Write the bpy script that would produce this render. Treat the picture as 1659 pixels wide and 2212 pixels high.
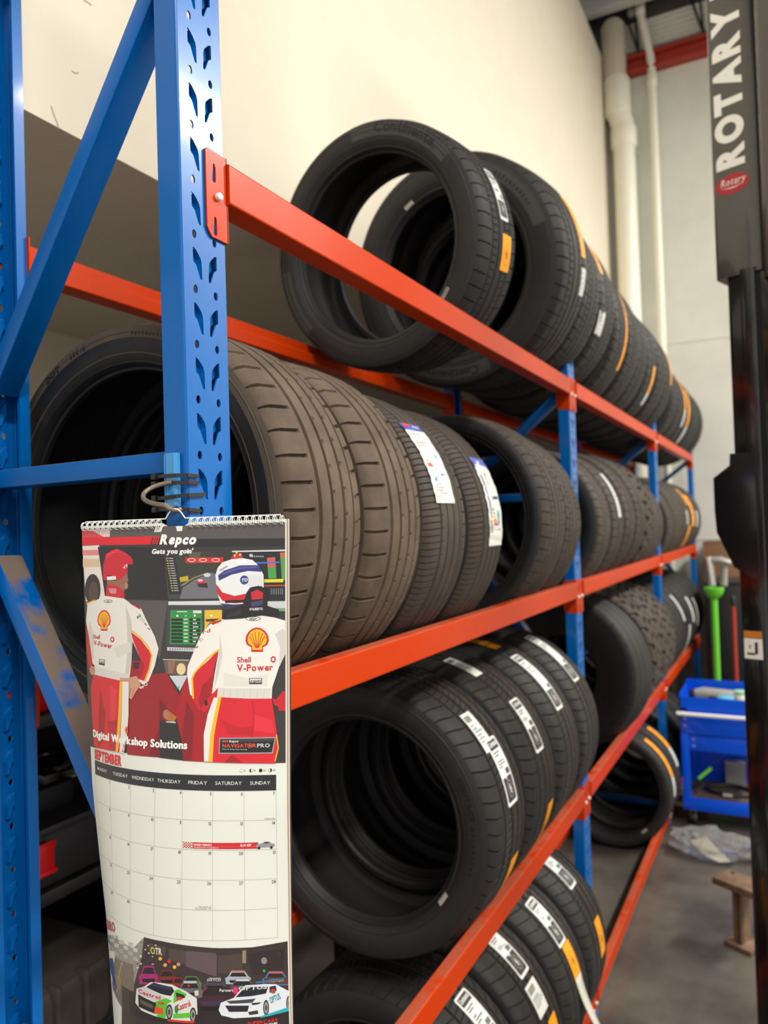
import bpy, bmesh, math, random
import numpy as np
from mathutils import Vector, Matrix
from mathutils.geometry import tessellate_polygon

# ------------------------------------------------------------------ scene, camera, light
for o in list(bpy.data.objects):
    bpy.data.objects.remove(o)
scene = bpy.context.scene
COL = scene.collection
random.seed(7)
PI = math.pi

CAM = Vector((0.699, -0.8058, 1.8094))
YAW, PITCH, ROLL = 0.4819, 0.0207, -0.0308
def camera_axes():
    cy, sy, cp, sp = math.cos(YAW), math.sin(YAW), math.cos(PITCH), math.sin(PITCH)
    f = Vector((-sy*cp, cy*cp, sp)); r = Vector((cy, sy, 0)); u = r.cross(f)
    cr, sr = math.cos(ROLL), math.sin(ROLL)
    return cr*r + sr*u, -sr*r + cr*u, f
_r, _u, _f = camera_axes()
cam_data = bpy.data.cameras.new('camera')
cam = bpy.data.objects.new('camera', cam_data); COL.objects.link(cam)
cam.matrix_world = Matrix(((_r.x, _u.x, -_f.x, CAM.x), (_r.y, _u.y, -_f.y, CAM.y), (_r.z, _u.z, -_f.z, CAM.z), (0, 0, 0, 1)))
cam_data.sensor_fit = 'HORIZONTAL'; cam_data.sensor_width = 36.0
cam_data.lens = 36.0*1670/1659
cam_data.clip_start = 0.02
cam_data.dof.use_dof = True
cam_data.dof.focus_distance = 0.98
cam_data.dof.aperture_fstop = 5.8
scene.camera = cam

world = bpy.data.worlds.new('world'); scene.world = world; world.use_nodes = True
bg = world.node_tree.nodes['Background']
bg.inputs[0].default_value = (1.0, 0.97, 0.925, 1); bg.inputs[1].default_value = 0.84

def area_light(name, loc, size, power, color=(1, .98, .93), target=None):
    ld = bpy.data.lights.new(name, 'AREA'); ld.shape = 'RECTANGLE'
    ld.size, ld.size_y = size; ld.energy = power; ld.color = color
    o = bpy.data.objects.new(name, ld); COL.objects.link(o); o.location = loc
    if target:
        o.rotation_euler = (Vector(target)-Vector(loc)).to_track_quat('-Z', 'Y').to_euler()
    return o
# the workshop's high-bay lamps, in a row over the aisle right of the rack
area_light('high_bay_lamp', (4.3, 5.0, 5.9), (.5, 2.2), 520)
area_light('high_bay_lamp', (4.4, 1.2, 6.2), (.5, 2.2), 290)
area_light('high_bay_lamp', (3.6, -2.6, 6.2), (.5, 2.2), 400)

vs = scene.view_settings
scene.display_settings.display_device = 'sRGB'
vs.view_transform = 'Standard'; vs.look = 'None'; vs.gamma = 1.0; vs.use_curve_mapping = False
vs.exposure = 0.05

# ------------------------------------------------------------------ helpers
def lin(c):
    return tuple(((x/255)/12.92 if x/255 <= .04045 else ((x/255+.055)/1.055)**2.4) for x in c)

def tag(o, label, cat, group=None):
    o['label'] = label; o['category'] = cat
    if group: o['group'] = group
    return o
def thing(name, label, cat, loc=(0, 0, 0), rot=(0, 0, 0), group=None):
    o = bpy.data.objects.new(name, None); COL.objects.link(o)
    o.location = loc; o.rotation_euler = rot; o.empty_display_size = .05
    return tag(o, label, cat, group)
def mesh_obj(name, me, mat=None, parent=None):
    o = bpy.data.objects.new(name, me); COL.objects.link(o)
    if mat and not me.materials: me.materials.append(mat)
    if parent: o.parent = parent
    return o
def structure(o):
    o['kind'] = 'structure'; return o
def from_lists(name, verts, faces, smooth=None):
    me = bpy.data.meshes.new(name); me.from_pydata([tuple(v) for v in verts], [], faces); me.update()
    if smooth is not None:
        me.shade_smooth(); me.set_sharp_from_angle(angle=math.radians(smooth))
    return me
class MB:
    """collects primitives into one mesh"""
    def __init__(s): s.v, s.f = [], []
    def add(s, verts, faces):
        n = len(s.v); s.v += [tuple(v) for v in verts]; s.f += [tuple(i+n for i in f) for f in faces]; return s
    def box(s, x0, x1, y0, y1, z0, z1, m=None):
        vs = [Vector((x, y, z)) for x in (x0, x1) for y in (y0, y1) for z in (z0, z1)]
        if m: vs = [m @ v for v in vs]
        return s.add(vs, [(0, 1, 3, 2), (4, 6, 7, 5), (0, 4, 5, 1), (2, 3, 7, 6), (0, 2, 6, 4), (1, 5, 7, 3)])
    def bbox(s, x0, x1, y0, y1, z0, z1, b=.004, m=None):
        """box with chamfered edges"""
        bm = bmesh.new(); bmesh.ops.create_cube(bm, size=1)
        for v in bm.verts: v.co = Vector(((x0+x1)/2+v.co.x*(x1-x0), (y0+y1)/2+v.co.y*(y1-y0), (z0+z1)/2+v.co.z*(z1-z0)))
        bmesh.ops.bevel(bm, geom=bm.edges[:], offset=b, segments=2, affect='EDGES', profile=.5)
        return s.bm(bm, m)
    def bm(s, bm, m=None):
        bm.verts.index_update()
        vs = [(m @ v.co) if m else v.co.copy() for v in bm.verts]
        fs = [[v.index for v in f.verts] for f in bm.faces]; bm.free(); return s.add(vs, fs)
    def prism(s, poly, axis, a, b, m=None):
        """extrude 2D polygon along an axis; poly gives the other two coordinates in order"""
        def P(p, t):
            v = {'x': (t, p[0], p[1]), 'y': (p[0], t, p[1]), 'z': (p[0], p[1], t)}[axis]
            return (m @ Vector(v)) if m else Vector(v)
        n = len(poly); vs = [P(p, a) for p in poly]+[P(p, b) for p in poly]
        fs = [tuple(range(n))[::-1], tuple(range(n, 2*n))]+[(i, (i+1) % n, n+(i+1) % n, n+i) for i in range(n)]
        return s.add(vs, fs)
    def tube(s, pts, r, seg=10, cap=True, closed=False):
        pts = [Vector(p) for p in pts]; n = len(pts); rs = r if isinstance(r, (list, tuple)) else [r]*n
        rings = []; up = None
        for i, p in enumerate(pts):
            t = (pts[(i+1) % n]-pts[i-1]) if closed else (pts[min(i+1, n-1)]-pts[max(i-1, 0)])
            t.normalize()
            if up is None: up = Vector((0, 0, 1)) if abs(t.z) < .9 else Vector((1, 0, 0))
            a = t.cross(up).normalized(); b = a.cross(t).normalized(); up = b
            rings.append([p+rs[i]*(math.cos(2*PI*k/seg)*a+math.sin(2*PI*k/seg)*b) for k in range(seg)])
        vs = [v for R in rings for v in R]; fs = []
        for i in range(n if closed else n-1):
            j = (i+1) % n
            fs += [(i*seg+k, i*seg+(k+1) % seg, j*seg+(k+1) % seg, j*seg+k) for k in range(seg)]
        if cap and not closed: fs += [tuple(range(seg))[::-1], tuple(range((n-1)*seg, n*seg))]
        return s.add(vs, fs)
    def lathe(s, prof, origin=(0, 0, 0), axis='z', seg=32, cap=True, m=None):
        """prof: (radius, height)"""
        vs = []
        for r, h in prof:
            for k in range(seg):
                c, d = r*math.cos(2*PI*k/seg), r*math.sin(2*PI*k/seg)
                v = {'z': (c, d, h), 'y': (c, h, d), 'x': (h, c, d)}[axis]
                v = Vector(v)+Vector(origin); vs.append((m @ v) if m else v)
        n = len(prof); fs = [(i*seg+k, i*seg+(k+1) % seg, (i+1)*seg+(k+1) % seg, (i+1)*seg+k) for i in range(n-1) for k in range(seg)]
        if cap: fs += [tuple(range(seg))[::-1], tuple(range((n-1)*seg, n*seg))]
        return s.add(vs, fs)
    def build(s, name, mat, parent=None, smooth=35):
        me = bpy.data.meshes.new(name); me.from_pydata(s.v, [], s.f)
        bm = bmesh.new(); bm.from_mesh(me); bmesh.ops.recalc_face_normals(bm, faces=bm.faces[:]); bm.to_mesh(me); bm.free()
        me.update()
        if smooth: me.shade_smooth(); me.set_sharp_from_angle(angle=math.radians(smooth))
        return mesh_obj(name, me, mat, parent)

def bezier(p0, p1, p2, p3, n=12):
    p0, p1, p2, p3 = map(Vector, (p0, p1, p2, p3)); out = []
    for i in range(n+1):
        t = i/n; out.append(p0*(1-t)**3+3*p1*t*(1-t)**2+3*p2*t*t*(1-t)+p3*t**3)
    return out

def copy_tree(o, parent=None):
    c = o.copy(); COL.objects.link(c); c.parent = parent
    for ch in list(o.children): copy_tree(ch, c)
    return c

# ------------------------------------------------------------------ materials
M = {}
def mat(name, rgb, rough=.5, metal=0, noise=None, bump=None, coat=0, spec=.5, trans=0, alpha=1):
    """noise: (scale, other rgb, contrast lo, hi); bump: (scale, strength)"""
    m = bpy.data.materials.new(name); m.use_nodes = True; nt = m.node_tree; b = nt.nodes['Principled BSDF']
    c = lin(rgb)+(1,)
    b.inputs['Base Color'].default_value = c; b.inputs['Roughness'].default_value = rough; b.inputs['Metallic'].default_value = metal
    b.inputs['Specular IOR Level'].default_value = spec
    b.inputs['Coat Weight'].default_value = coat; b.inputs['Coat Roughness'].default_value = .08
    b.inputs['Transmission Weight'].default_value = trans; b.inputs['Alpha'].default_value = alpha
    tc = nt.nodes.new('ShaderNodeTexCoord')
    if noise:
        sc, rgb2, lo, hi = noise[:4]
        n = nt.nodes.new('ShaderNodeTexNoise'); n.inputs['Scale'].default_value = sc; n.inputs['Detail'].default_value = 6
        n.inputs['Roughness'].default_value = .62
        nt.links.new(tc.outputs['Object'], n.inputs['Vector'])
        r = nt.nodes.new('ShaderNodeValToRGB'); r.color_ramp.elements[0].position = lo; r.color_ramp.elements[1].position = hi
        r.color_ramp.elements[0].color = c; r.color_ramp.elements[1].color = lin(rgb2)+(1,)
        nt.links.new(n.outputs['Fac'], r.inputs['Fac']); nt.links.new(r.outputs['Color'], b.inputs['Base Color'])
    if bump:
        n = nt.nodes.new('ShaderNodeTexNoise'); n.inputs['Scale'].default_value = bump[0]; n.inputs['Detail'].default_value = 4
        nt.links.new(tc.outputs['Object'], n.inputs['Vector'])
        bp = nt.nodes.new('ShaderNodeBump'); bp.inputs['Strength'].default_value = bump[1]; bp.inputs['Distance'].default_value = .004
        nt.links.new(n.outputs['Fac'], bp.inputs['Height']); nt.links.new(bp.outputs['Normal'], b.inputs['Normal'])
    M[name] = m; return m

def dusty_mat(name, rgb, dust, rough, amount):
    """paint with dust settled on upward faces (dust that really lies there, patchy)"""
    m = mat(name, rgb, rough, coat=.04, spec=.22); nt = m.node_tree; b = nt.nodes['Principled BSDF']
    g = nt.nodes.new('ShaderNodeNewGeometry'); sx = nt.nodes.new('ShaderNodeSeparateXYZ'); nt.links.new(g.outputs['Normal'], sx.inputs[0])
    tc = nt.nodes.new('ShaderNodeTexCoord'); n = nt.nodes.new('ShaderNodeTexNoise'); n.inputs['Scale'].default_value = 16; n.inputs['Detail'].default_value = 6
    nt.links.new(tc.outputs['Object'], n.inputs['Vector'])
    mr = nt.nodes.new('ShaderNodeMapRange'); mr.inputs[1].default_value = .34; mr.inputs[2].default_value = .50; nt.links.new(n.outputs['Fac'], mr.inputs[0])
    up = nt.nodes.new('ShaderNodeMapRange'); up.inputs[1].default_value = .35; up.inputs[2].default_value = .6; nt.links.new(sx.outputs['Z'], up.inputs[0])
    mu = nt.nodes.new('ShaderNodeMath'); mu.operation = 'MULTIPLY'; nt.links.new(mr.outputs[0], mu.inputs[0]); nt.links.new(up.outputs[0], mu.inputs[1])
    m2 = nt.nodes.new('ShaderNodeMath'); m2.operation = 'MULTIPLY'; m2.inputs[1].default_value = amount; nt.links.new(mu.outputs[0], m2.inputs[0])
    mx = nt.nodes.new('ShaderNodeMix'); mx.data_type = 'RGBA'; mx.inputs[6].default_value = lin(rgb)+(1,); mx.inputs[7].default_value = lin(dust)+(1,)
    nt.links.new(m2.outputs[0], mx.inputs[0]); nt.links.new(mx.outputs[2], b.inputs['Base Color'])
    rg = nt.nodes.new('ShaderNodeMapRange'); rg.inputs[3].default_value = rough; rg.inputs[4].default_value = .9
    nt.links.new(m2.outputs[0], rg.inputs[0]); nt.links.new(rg.outputs[0], b.inputs['Roughness'])
    return m

mat('cream_paint', (224, 214, 193), .75, noise=(3, (220, 209, 187), .35, .75), bump=(60, .05))
mat('concrete_wall', (220, 218, 206), .8, noise=(1.6, (200, 199, 188), .3, .75), bump=(40, .08))
mat('floor_concrete', (98, 91, 82), .42, noise=(1.9, (60, 55, 50), .38, .68), bump=(50, .05))
mat('blue_paint', (0, 96, 172), .3, coat=.22, spec=.2)
dusty_mat('blue_brace', (0, 94, 172), (128, 108, 90), .3, .95)
dusty_mat('orange_paint', (190, 54, 3), (150, 100, 78), .32, .5)
M['orange_paint'].node_tree.nodes['Principled BSDF'].inputs['Specular IOR Level'].default_value = .1
mat('steel', (190, 188, 182), .3, 1)
mat('zinc', (205, 203, 196), .35, .8)
mat('white_pin', (250, 247, 236), .4)
mat('black_plastic', (24, 24, 25), .45)
mat('black_gloss', (14, 14, 15), .18, coat=.6)
mat('rubber', (33, 32, 31), .62, noise=(9, (46, 42, 38), .35, .75), bump=(220, .12), spec=.35)
mat('rubber_side', (33, 33, 33), .55, noise=(6, (44, 42, 40), .35, .75), bump=(160, .08), spec=.4)
mat('rubber_dusty', (76, 64, 53), .75, noise=(11, (104, 88, 72), .32, .72), bump=(200, .12), spec=.25)
mat('rubber_dusty_side', (72, 62, 53), .75, noise=(8, (92, 79, 66), .32, .72), bump=(160, .1), spec=.25)
mat('rubber_worn', (58, 51, 45), .68, noise=(10, (78, 67, 57), .32, .72), bump=(180, .15), spec=.3)
mat('liner', (15, 15, 15), .6, noise=(30, (22, 21, 21), .4, .7))
mat('letter_rubber', (14, 14, 14), .5); mat('rubber_panel', (64, 62, 60), .7)
mat('letter_white', (214, 208, 192), .6)
mat('pipe_white', (236, 231, 212), .4)
mat('pipe_cream', (205, 192, 168), .5)
mat('red_steel', (166, 52, 36), .5)
mat('roof_sheet', (232, 229, 218), .5)
mat('purlin', (196, 196, 188), .45)
mat('insulation', (66, 64, 64), .7, noise=(4, (90, 86, 84), .4, .6))

def attr_mat(name, rough=.35, coat=.3):
    m = bpy.data.materials.new(name); m.use_nodes = True; nt = m.node_tree; b = nt.nodes['Principled BSDF']
    a = nt.nodes.new('ShaderNodeAttribute'); a.attribute_name = 'ink'; nt.links.new(a.outputs['Color'], b.inputs['Base Color'])
    b.inputs['Roughness'].default_value = rough; b.inputs['Coat Weight'].default_value = coat; b.inputs['Coat Roughness'].default_value = .15
    M[name] = m; return m
attr_mat('print_gloss', .35, .25); attr_mat('print_matt', .55, 0)

# ------------------------------------------------------------------ lettering: glyph meshes from the built-in font
GLYPH = {}
def load_glyphs():
    chars = [chr(i) for i in range(33, 127)]; objs = []
    for bold in (0, 1, 2):
        for ch in chars:
            cu = bpy.data.curves.new('glyph', 'FONT'); cu.body = ch; cu.size = 1; cu.resolution_u = 3 if bold < 2 else 5; cu.fill_mode = 'FRONT'
            cu.offset = (.004, .03, .060)[bold]
            o = bpy.data.objects.new('glyph', cu); COL.objects.link(o); objs.append((bold, ch, o, cu))
    dg = bpy.context.evaluated_depsgraph_get(); dg.update()
    for bold, ch, o, cu in objs:
        me = o.evaluated_get(dg).to_mesh(); me.calc_loop_triangles()
        vs = [(v.co.x, v.co.y) for v in me.vertices]; tr = [tuple(t.vertices) for t in me.loop_triangles]
        xs = [v[0] for v in vs] or [0, .3]
        GLYPH[(bold, ch)] = (vs, tr, min(xs), max(xs))
        o.evaluated_get(dg).to_mesh_clear()
    for bold, ch, o, cu in objs:
        bpy.data.objects.remove(o); bpy.data.curves.remove(cu)
load_glyphs()
def text_tris(s, h, bold=1, shear=0., gap=.07, width=None):
    """triangles of a line of text, cap height h, starting at x=0 on the baseline; returns (triangles, width)"""
    k = h/.70; x = 0; tris = []
    for ch in s:
        if ch == ' ': x += .3; continue
        vs, tr, a, b = GLYPH[(bold, ch)]
        off = x-a
        for t in tr: tris.append([((vs[i][0]+off+shear*vs[i][1])*k, vs[i][1]*k) for i in t])
        x += (b-a)+gap
    w = (x-gap)*k
    if width:
        f = width/w; tris = [[(p[0]*f, p[1]) for p in t] for t in tris]; w = width
    return tris, w

class Print:
    """flat print: coloured polygons in sheet coordinates, mapped onto a surface"""
    def __init__(s): s.items = []
    def poly(s, pts, rgb, layer=1): s.items.append(([list(map(tuple, pts))], rgb, layer)); return s
    def rect(s, x0, y0, x1, y1, rgb, layer=1): return s.poly([(x0, y0), (x1, y0), (x1, y1), (x0, y1)], rgb, layer)
    def disc(s, x, y, rx, ry, rgb, layer=1, n=20): return s.poly([(x+rx*math.cos(2*PI*k/n), y+ry*math.sin(2*PI*k/n)) for k in range(n)], rgb, layer)
    def text(s, txt, x, y, h, rgb, layer=2, bold=1, shear=0., align='l', width=None, ang=0., gap=.07):
        """sheet y runs downwards"""
        tr, w = text_tris(txt, h, bold, shear, gap, width)
        ox = {'l': 0, 'c': -w/2, 'r': -w}[align]; ca, sa = math.cos(ang), math.sin(ang)
        s.items.append(([[(x+(p[0]+ox)*ca+p[1]*sa, y+(p[0]+ox)*sa-p[1]*ca) for p in t] for t in tr], rgb, layer)); return s
    def build(s, name, mapfn, mp, parent, step, ystep=None, lift=.00012):
        V, Fc, C = [], [], []
        for polys, rgb, layer in s.items:
            col = lin(rgb)+(1,)
            for poly in polys:
                if len(poly) == 3: tris = [poly]
                else:
                    tris = [[poly[i] for i in t] for t in tessellate_polygon([[Vector((p[0], p[1], 0)) for p in poly]])]
                for t in tris:
                    for q in [b for a in strips(t, step) for b in (strips(a, ystep, 1) if ystep else [a])]:
                        n = len(V)
                        V += [mapfn(p[0], p[1], layer*lift) for p in q]; C += [col]*len(q)
                        Fc.append(tuple(range(n, n+len(q))))
        me = bpy.data.meshes.new(name); me.from_pydata([tuple(v) for v in V], [], Fc); me.update()
        at = me.color_attributes.new('ink', 'FLOAT_COLOR', 'POINT')
        at.data.foreach_set('color', np.array(C, dtype=np.float32).ravel())
        return mesh_obj(name, me, mp, parent)
def strips(tri, step, ax=0):
    """cut a polygon into strips along one axis so that it can follow a curved sheet"""
    a = min(p[ax] for p in tri); b = max(p[ax] for p in tri)
    i0, i1 = math.floor(a/step), math.floor((b-1e-9)/step)
    if i0 >= i1: return [tri]
    out = []
    for i in range(i0, i1+1):
        q = clip(clip(tri, i*step, 1, ax), (i+1)*step, -1, ax)
        if len(q) >= 3: out.append(q)
    return out
def clip(poly, x, sgn, ax):
    out = []
    for i, p in enumerate(poly):
        q = poly[i-1]; dp, dq = sgn*(p[ax]-x), sgn*(q[ax]-x)
        if (dp >= 0) != (dq >= 0):
            t = dq/(dq-dp); out.append(tuple(q[k]+t*(p[k]-q[k]) for k in (0, 1)))
        if dp >= 0: out.append(p)
    return out
# ------------------------------------------------------------------ the room
YE = 6.45                     # end wall
structure(MB().box(-2.3, 6.0, -4.5, 6.8, -.1, 0).build('floor', M['floor_concrete'], smooth=None))
o = MB().box(-2.24, -2.04, -1.2, YE, 0, 2.6845).build('wall_left', M['cream_paint'], smooth=None); structure(o)
# upper storey standing out over the rack: its face and its underside
o = MB().box(-2.24, -.65, -1.2, YE, 2.6845, 6.02).build('wall_left_upper', M['cream_paint'], smooth=None); structure(o)
mat('scuff', (168, 152, 126), .9)
for pts in ([(.312, 2.722), (.319, 2.706), (.330, 2.686)], [(.405, 3.0055), (.4176, 3.007), (.427, 3.007)], [(.3685, 2.827), (.376, 2.8256), (.386, 2.832)]):
    MB().tube([(-.6495, y, z) for y, z in pts], .0011, 6).build('scuff_mark', M['scuff'], o, None)
wall_end = structure(MB().box(-2.3, 6.0, YE, YE+.2, 0, 5.82).build('wall_end', M['concrete_wall'], smooth=None))
# joints of the concrete panels: thin proud lips
mb = MB()
for z in (1.62, 3.36): mb.box(-.64, 6, YE-.004, YE+.001, z, z+.02)
mb.build('panel_joint', M['concrete_wall'], wall_end, smooth=None)
mb = MB()
for k in range(6):
    z = 6.07+k*.045; mb.prism([(YE+.03, z), (YE, z+.010), (YE, z+.026), (YE+.03, z+.036)], 'x', -.66, 6.0)
structure(mb.build('wall_end_cladding', M['roof_sheet'], smooth=None))
structure(MB().box(-2.3, 6, YE+.03, YE+.1, 5.82, 6.6).build('wall_end_upper', M['insulation'], smooth=None))
o = MB().box(-2.3, 6.0, -4.5, YE+.2, 6.52, 6.62).build('ceiling', M['insulation'], smooth=None); structure(o)
for i, y in enumerate((6.18, 5.2, 4.0, 2.8, 1.6)):
    mb = MB().prism([(y-.05, 6.52), (y-.05, 6.36), (y-.02, 6.36), (y-.02, 6.34), (y+.05, 6.34), (y+.05, 6.36), (y-.02, 6.38), (y-.02, 6.52)], 'x', -2.2, 6)
    structure(mb.build('trim_%d' % (i+1), M['purlin'], smooth=None))
# red steel beam on top of the end wall
mb = MB().box(-.65, 6, YE-.10, YE+.02, 5.955, 5.98).box(-.65, 6, YE-.03, YE-.015, 5.85, 5.955).box(-.65, 6, YE-.10, YE+.02, 5.825, 5.85)
structure(mb.build('wall_end_beam', M['red_steel'], smooth=None))
# diagonal ties under the roof
for i, x in enumerate((-.34, .2)):
    t = thing('roof_bracket', ['dark roof bracket beside the thick white pipe', 'dark roof bracket right of the ribbed cladding'][i], 'bracket', (x, YE-.06, 6.0), group='roof brackets')
    MB().tube([(0, 0, 0), (-.09, 0, .34)], .012, 6).build('tie', M['black_plastic'], t)
    MB().tube([(0, 0, 0), (-.02, 0, .36)], .012, 6).build('tie', M['black_plastic'], t)
    MB().lathe([(.03, .36), (.035, .40), (.02, .43)], seg=12, origin=(-.05, 0, 0)).build('bolt_head', M['purlin'], t)

# pipes on the end wall
t = thing('downpipe', 'thick white downpipe with socket joints on the end wall', 'pipe', (-.49, 6.346, 0))
MB().lathe([(.095, 0), (.095, 5.22)], seg=28).build('pipe_run', M['pipe_white'], t)
MB().lathe([(.098, 5.15), (.112, 5.17), (.112, 5.32), (.098, 5.35)], seg=28).build('socket', M['pipe_white'], t)
MB().tube([(0, 0, 5.3), (-.01, 0, 5.38), (-.035, 0, 5.46), (-.045, 0, 5.52)], [.098, .10, .10, .10], 28).build('offset_bend', M['pipe_white'], t)
MB().lathe([(.10, 5.45), (.116, 5.47), (.116, 5.77), (.10, 5.80)], origin=(-.045, 0, 0), seg=28).build('socket', M['pipe_white'], t)
MB().lathe([(.100, 5.78), (.104, 5.95), (.104, 6.28), (.07, 6.33)], origin=(-.060, 0, 0), seg=28).build('pipe_head', M['pipe_cream'], t)
MB().lathe([(.012, 0), (.012, .06)], origin=(.1, -.02, 5.08), axis='x', seg=10).build('clip', M['zinc'], t)
t = thing('conduit', 'thin white pipe beside the thick downpipe on the end wall', 'pipe', (-.235, 6.38, 0))
MB().tube([(0, 0, 0), (0, 0, 5.85), (-.008, -.01, 5.95), (-.07, -.02, 6.30), (-.078, -.02, 6.40), (-.078, -.02, 6.52)], .034, 18).build('pipe_run', M['pipe_white'], t)
MB().lathe([(.036, 5.66), (.042, 5.67), (.042, 5.78), (.036, 5.79)], seg=18).build('socket', M['pipe_white'], t)
MB().lathe([(.036, 6.32), (.043, 6.33), (.043, 6.42), (.036, 6.43)], origin=(-.076, -.02, 0), seg=18).build('socket', M['pipe_white'], t)

# ------------------------------------------------------------------ the rack
L = 2.0398
ZLEV = {'A': 2.3361, 'B': 1.5906, 'C': .8423, 'D': .092}
BH = .0587
PITCH_H = .075
HOLE0 = 2.29                      # an oval hole sits at this height
PW0, PW1, PD = -.0225, .0641, .037   # post: width along y, depth
SK = .04                          # the rear posts stand this much further along the rack
XR = -.51                         # rear post web

def post_mesh(ztop, zbot=.006):
    """perforated, lipped post: web in the plane x=0 facing +x, sides and lips behind it"""
    def oval(cy, cz): return [(cy+.0044*math.cos(2*PI*k/12), cz+.006*math.sin(2*PI*k/12)) for k in range(12)]
    slot = [(0, 0), (.0055, -.0025), (.0105, -.007), (.0150, -.0125), (.0170, -.0185), (.0176, -.0415), (.0136, -.041), (.0056, -.0234), (0, -.020)]
    V, F = [], []
    bm = bmesh.new()
    def loop(pts):
        vs = [bm.verts.new((0, p[0], p[1])) for p in pts]
        return [bm.edges.new((vs[i], vs[(i+1) % len(vs)])) for i in range(len(vs))]
    # module from oval-centre upwards: holes: ovals at 0, slots with top at +.057 and bottom at +.0155
    bm = bmesh.new(); es = []
    z0, z1 = -.010, .065
    es += loop([(PW0, z0), (PW1, z0), (PW1, z1), (PW0, z1)])
    es += loop(oval(0, 0)); es += loop(oval(.0416, 0))
    top = .057
    sL = [(-.0035+u, top+v) for u, v in slot]; sR = [(.0451-u, top+v) for u, v in slot]
    es += loop(sL); es += loop(sR)
    bmesh.ops.triangle_fill(bm, use_beauty=True, use_dissolve=False, edges=es, normal=(1, 0, 0))
    bm.verts.index_update()
    mv = [tuple(v.co) for v in bm.verts]; mf = [[v.index for v in f.verts] for f in bm.faces]
    # keep only faces whose centre is not inside a hole
    def inside(pt, poly):
        c = False
        for i in range(len(poly)):
            (x1, y1), (x2, y2) = poly[i-1], poly[i]
            if (y1 > pt[1]) != (y2 > pt[1]) and pt[0] < (x2-x1)*(pt[1]-y1)/(y2-y1)+x1: c = not c
        return c
    holes = [oval(0, 0), oval(.0416, 0), sL, sR]
    def ok(f):
        c = (sum(mv[i][1] for i in f)/len(f), sum(mv[i][2] for i in f)/len(f)); return not any(inside(c, h) for h in holes)
    mf = [f for f in mf if ok(f)]; bm.free()
    # pressed-in tongues: hinge on the curved side, deepest along the straight side
    tongue_v, tongue_f = [], []
    for poly, sg in ((sL, 1), (sR, -1)):
        cy = sum(p[0] for p in poly)/len(poly); cz = sum(p[1] for p in poly)/len(poly); n = len(tongue_v)
        for p in poly: tongue_v.append((-.001 if sg*(p[0]-(-.0035 if sg > 0 else .0451)) > .004 else -.008, p[0], p[1]))
        for p in poly:
            q = (cy+(p[0]-cy)*.72, cz+(p[1]-cz)*.9)
            tongue_v.append((-.0075, q[0], q[1]))
        k = len(poly)
        tongue_f += [(n+i, n+(i+1) % k, n+k+(i+1) % k, n+k+i) for i in range(0, 6)]
        tongue_f.append(tuple(n+k+i for i in range(k)))
    n0 = math.floor((zbot-HOLE0)/PITCH_H); n1 = math.ceil((ztop-HOLE0)/PITCH_H)
    for k in range(n0+1, n1):
        z = HOLE0+k*PITCH_H
        n = len(V); V += [(v[0], v[1], v[2]+z) for v in mv]; F += [tuple(i+n for i in f) for f in mf]
        n = len(V); V += [(v[0], v[1], v[2]+z) for v in tongue_v]; F += [tuple(i+n for i in f) for f in tongue_f]
    za, zb = HOLE0+(n0+1)*PITCH_H-.010, HOLE0+(n1-1)*PITCH_H+.065
    def quad(a, b, z0, z1):
        n = len(V); V.extend([(a[0], a[1], z0), (b[0], b[1], z0), (b[0], b[1], z1), (a[0], a[1], z1)]); F.append((n, n+1, n+2, n+3))
    if za > zbot: quad((0, PW0), (0, PW1), zbot, za)
    if zb < ztop: quad((0, PW0), (0, PW1), zb, ztop)
    z0, z1 = min(za, zbot), max(zb, ztop)
    r = .003
    for s, y in ((1, PW0), (-1, PW1)):
        c = [(0, y), (-r*.3, y-s*r*.7), (-r, y-s*r)]
        prof = [(0, y), (-.0012, y-s*.0012), (-.003, y-s*.0016), (-PD, y-s*.0016), (-PD, y+s*.017), (-PD+.005, y+s*.017)]
        for a, b in zip(prof, prof[1:]): quad(a, b, z0, z1)
    me = from_lists('post', V, F)
    bm = bmesh.new(); bm.from_mesh(me); bmesh.ops.remove_doubles(bm, verts=bm.verts[:], dist=1e-5)
    bmesh.ops.recalc_face_normals(bm, faces=bm.faces[:]); bm.to_mesh(me); bm.free(); me.update()
    return me
POST_TALL, POST_SHORT = post_mesh(3.35), post_mesh(2.372)
for me in (POST_TALL, POST_SHORT): me.materials.append(M['blue_paint'])
def add_post(me, parent, rear):
    o = mesh_obj('post', me, None, parent)
    if rear:
        o.location = (XR, PW0+PW1+SK, 0); o.rotation_euler = (0, 0, PI)
    md = o.modifiers.new('sheet', 'SOLIDIFY'); md.thickness = .0022; md.offset = 0
    return o
FRAME_TXT = ['tall near blue upright frame with the calendar hanging on it', 'blue upright frame between the first and second bays',
             'blue upright frame between the second and third bays', 'blue end frame of the rack by the concrete wall']
def brace(parent, name, a, b, h=.030, d=.048):
    """channel between a=(x,z) on the front post and b=(x,z) on the rear one; runs slightly askew in y"""
    ya = .0208; f = lambda x: ya+SK*(x/XR)
    A, B = Vector((a[0], f(a[0]), a[1])), Vector((b[0], f(b[0]), b[1]))
    t = (B-A); ln = t.length; t.normalize(); n = Vector((0, 1, 0)); n = (n-t*n.dot(t)).normalized(); u = t.cross(n)
    if u.z < 0: u = -u
    m = Matrix((t, n, u)).transposed().to_4x4(); m.translation = A
    mb = MB().bbox(0, ln, -d/2, d/2, -h/2, h/2, .0025, m)
    return mb.build(name, M['blue_brace'], parent)
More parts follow.
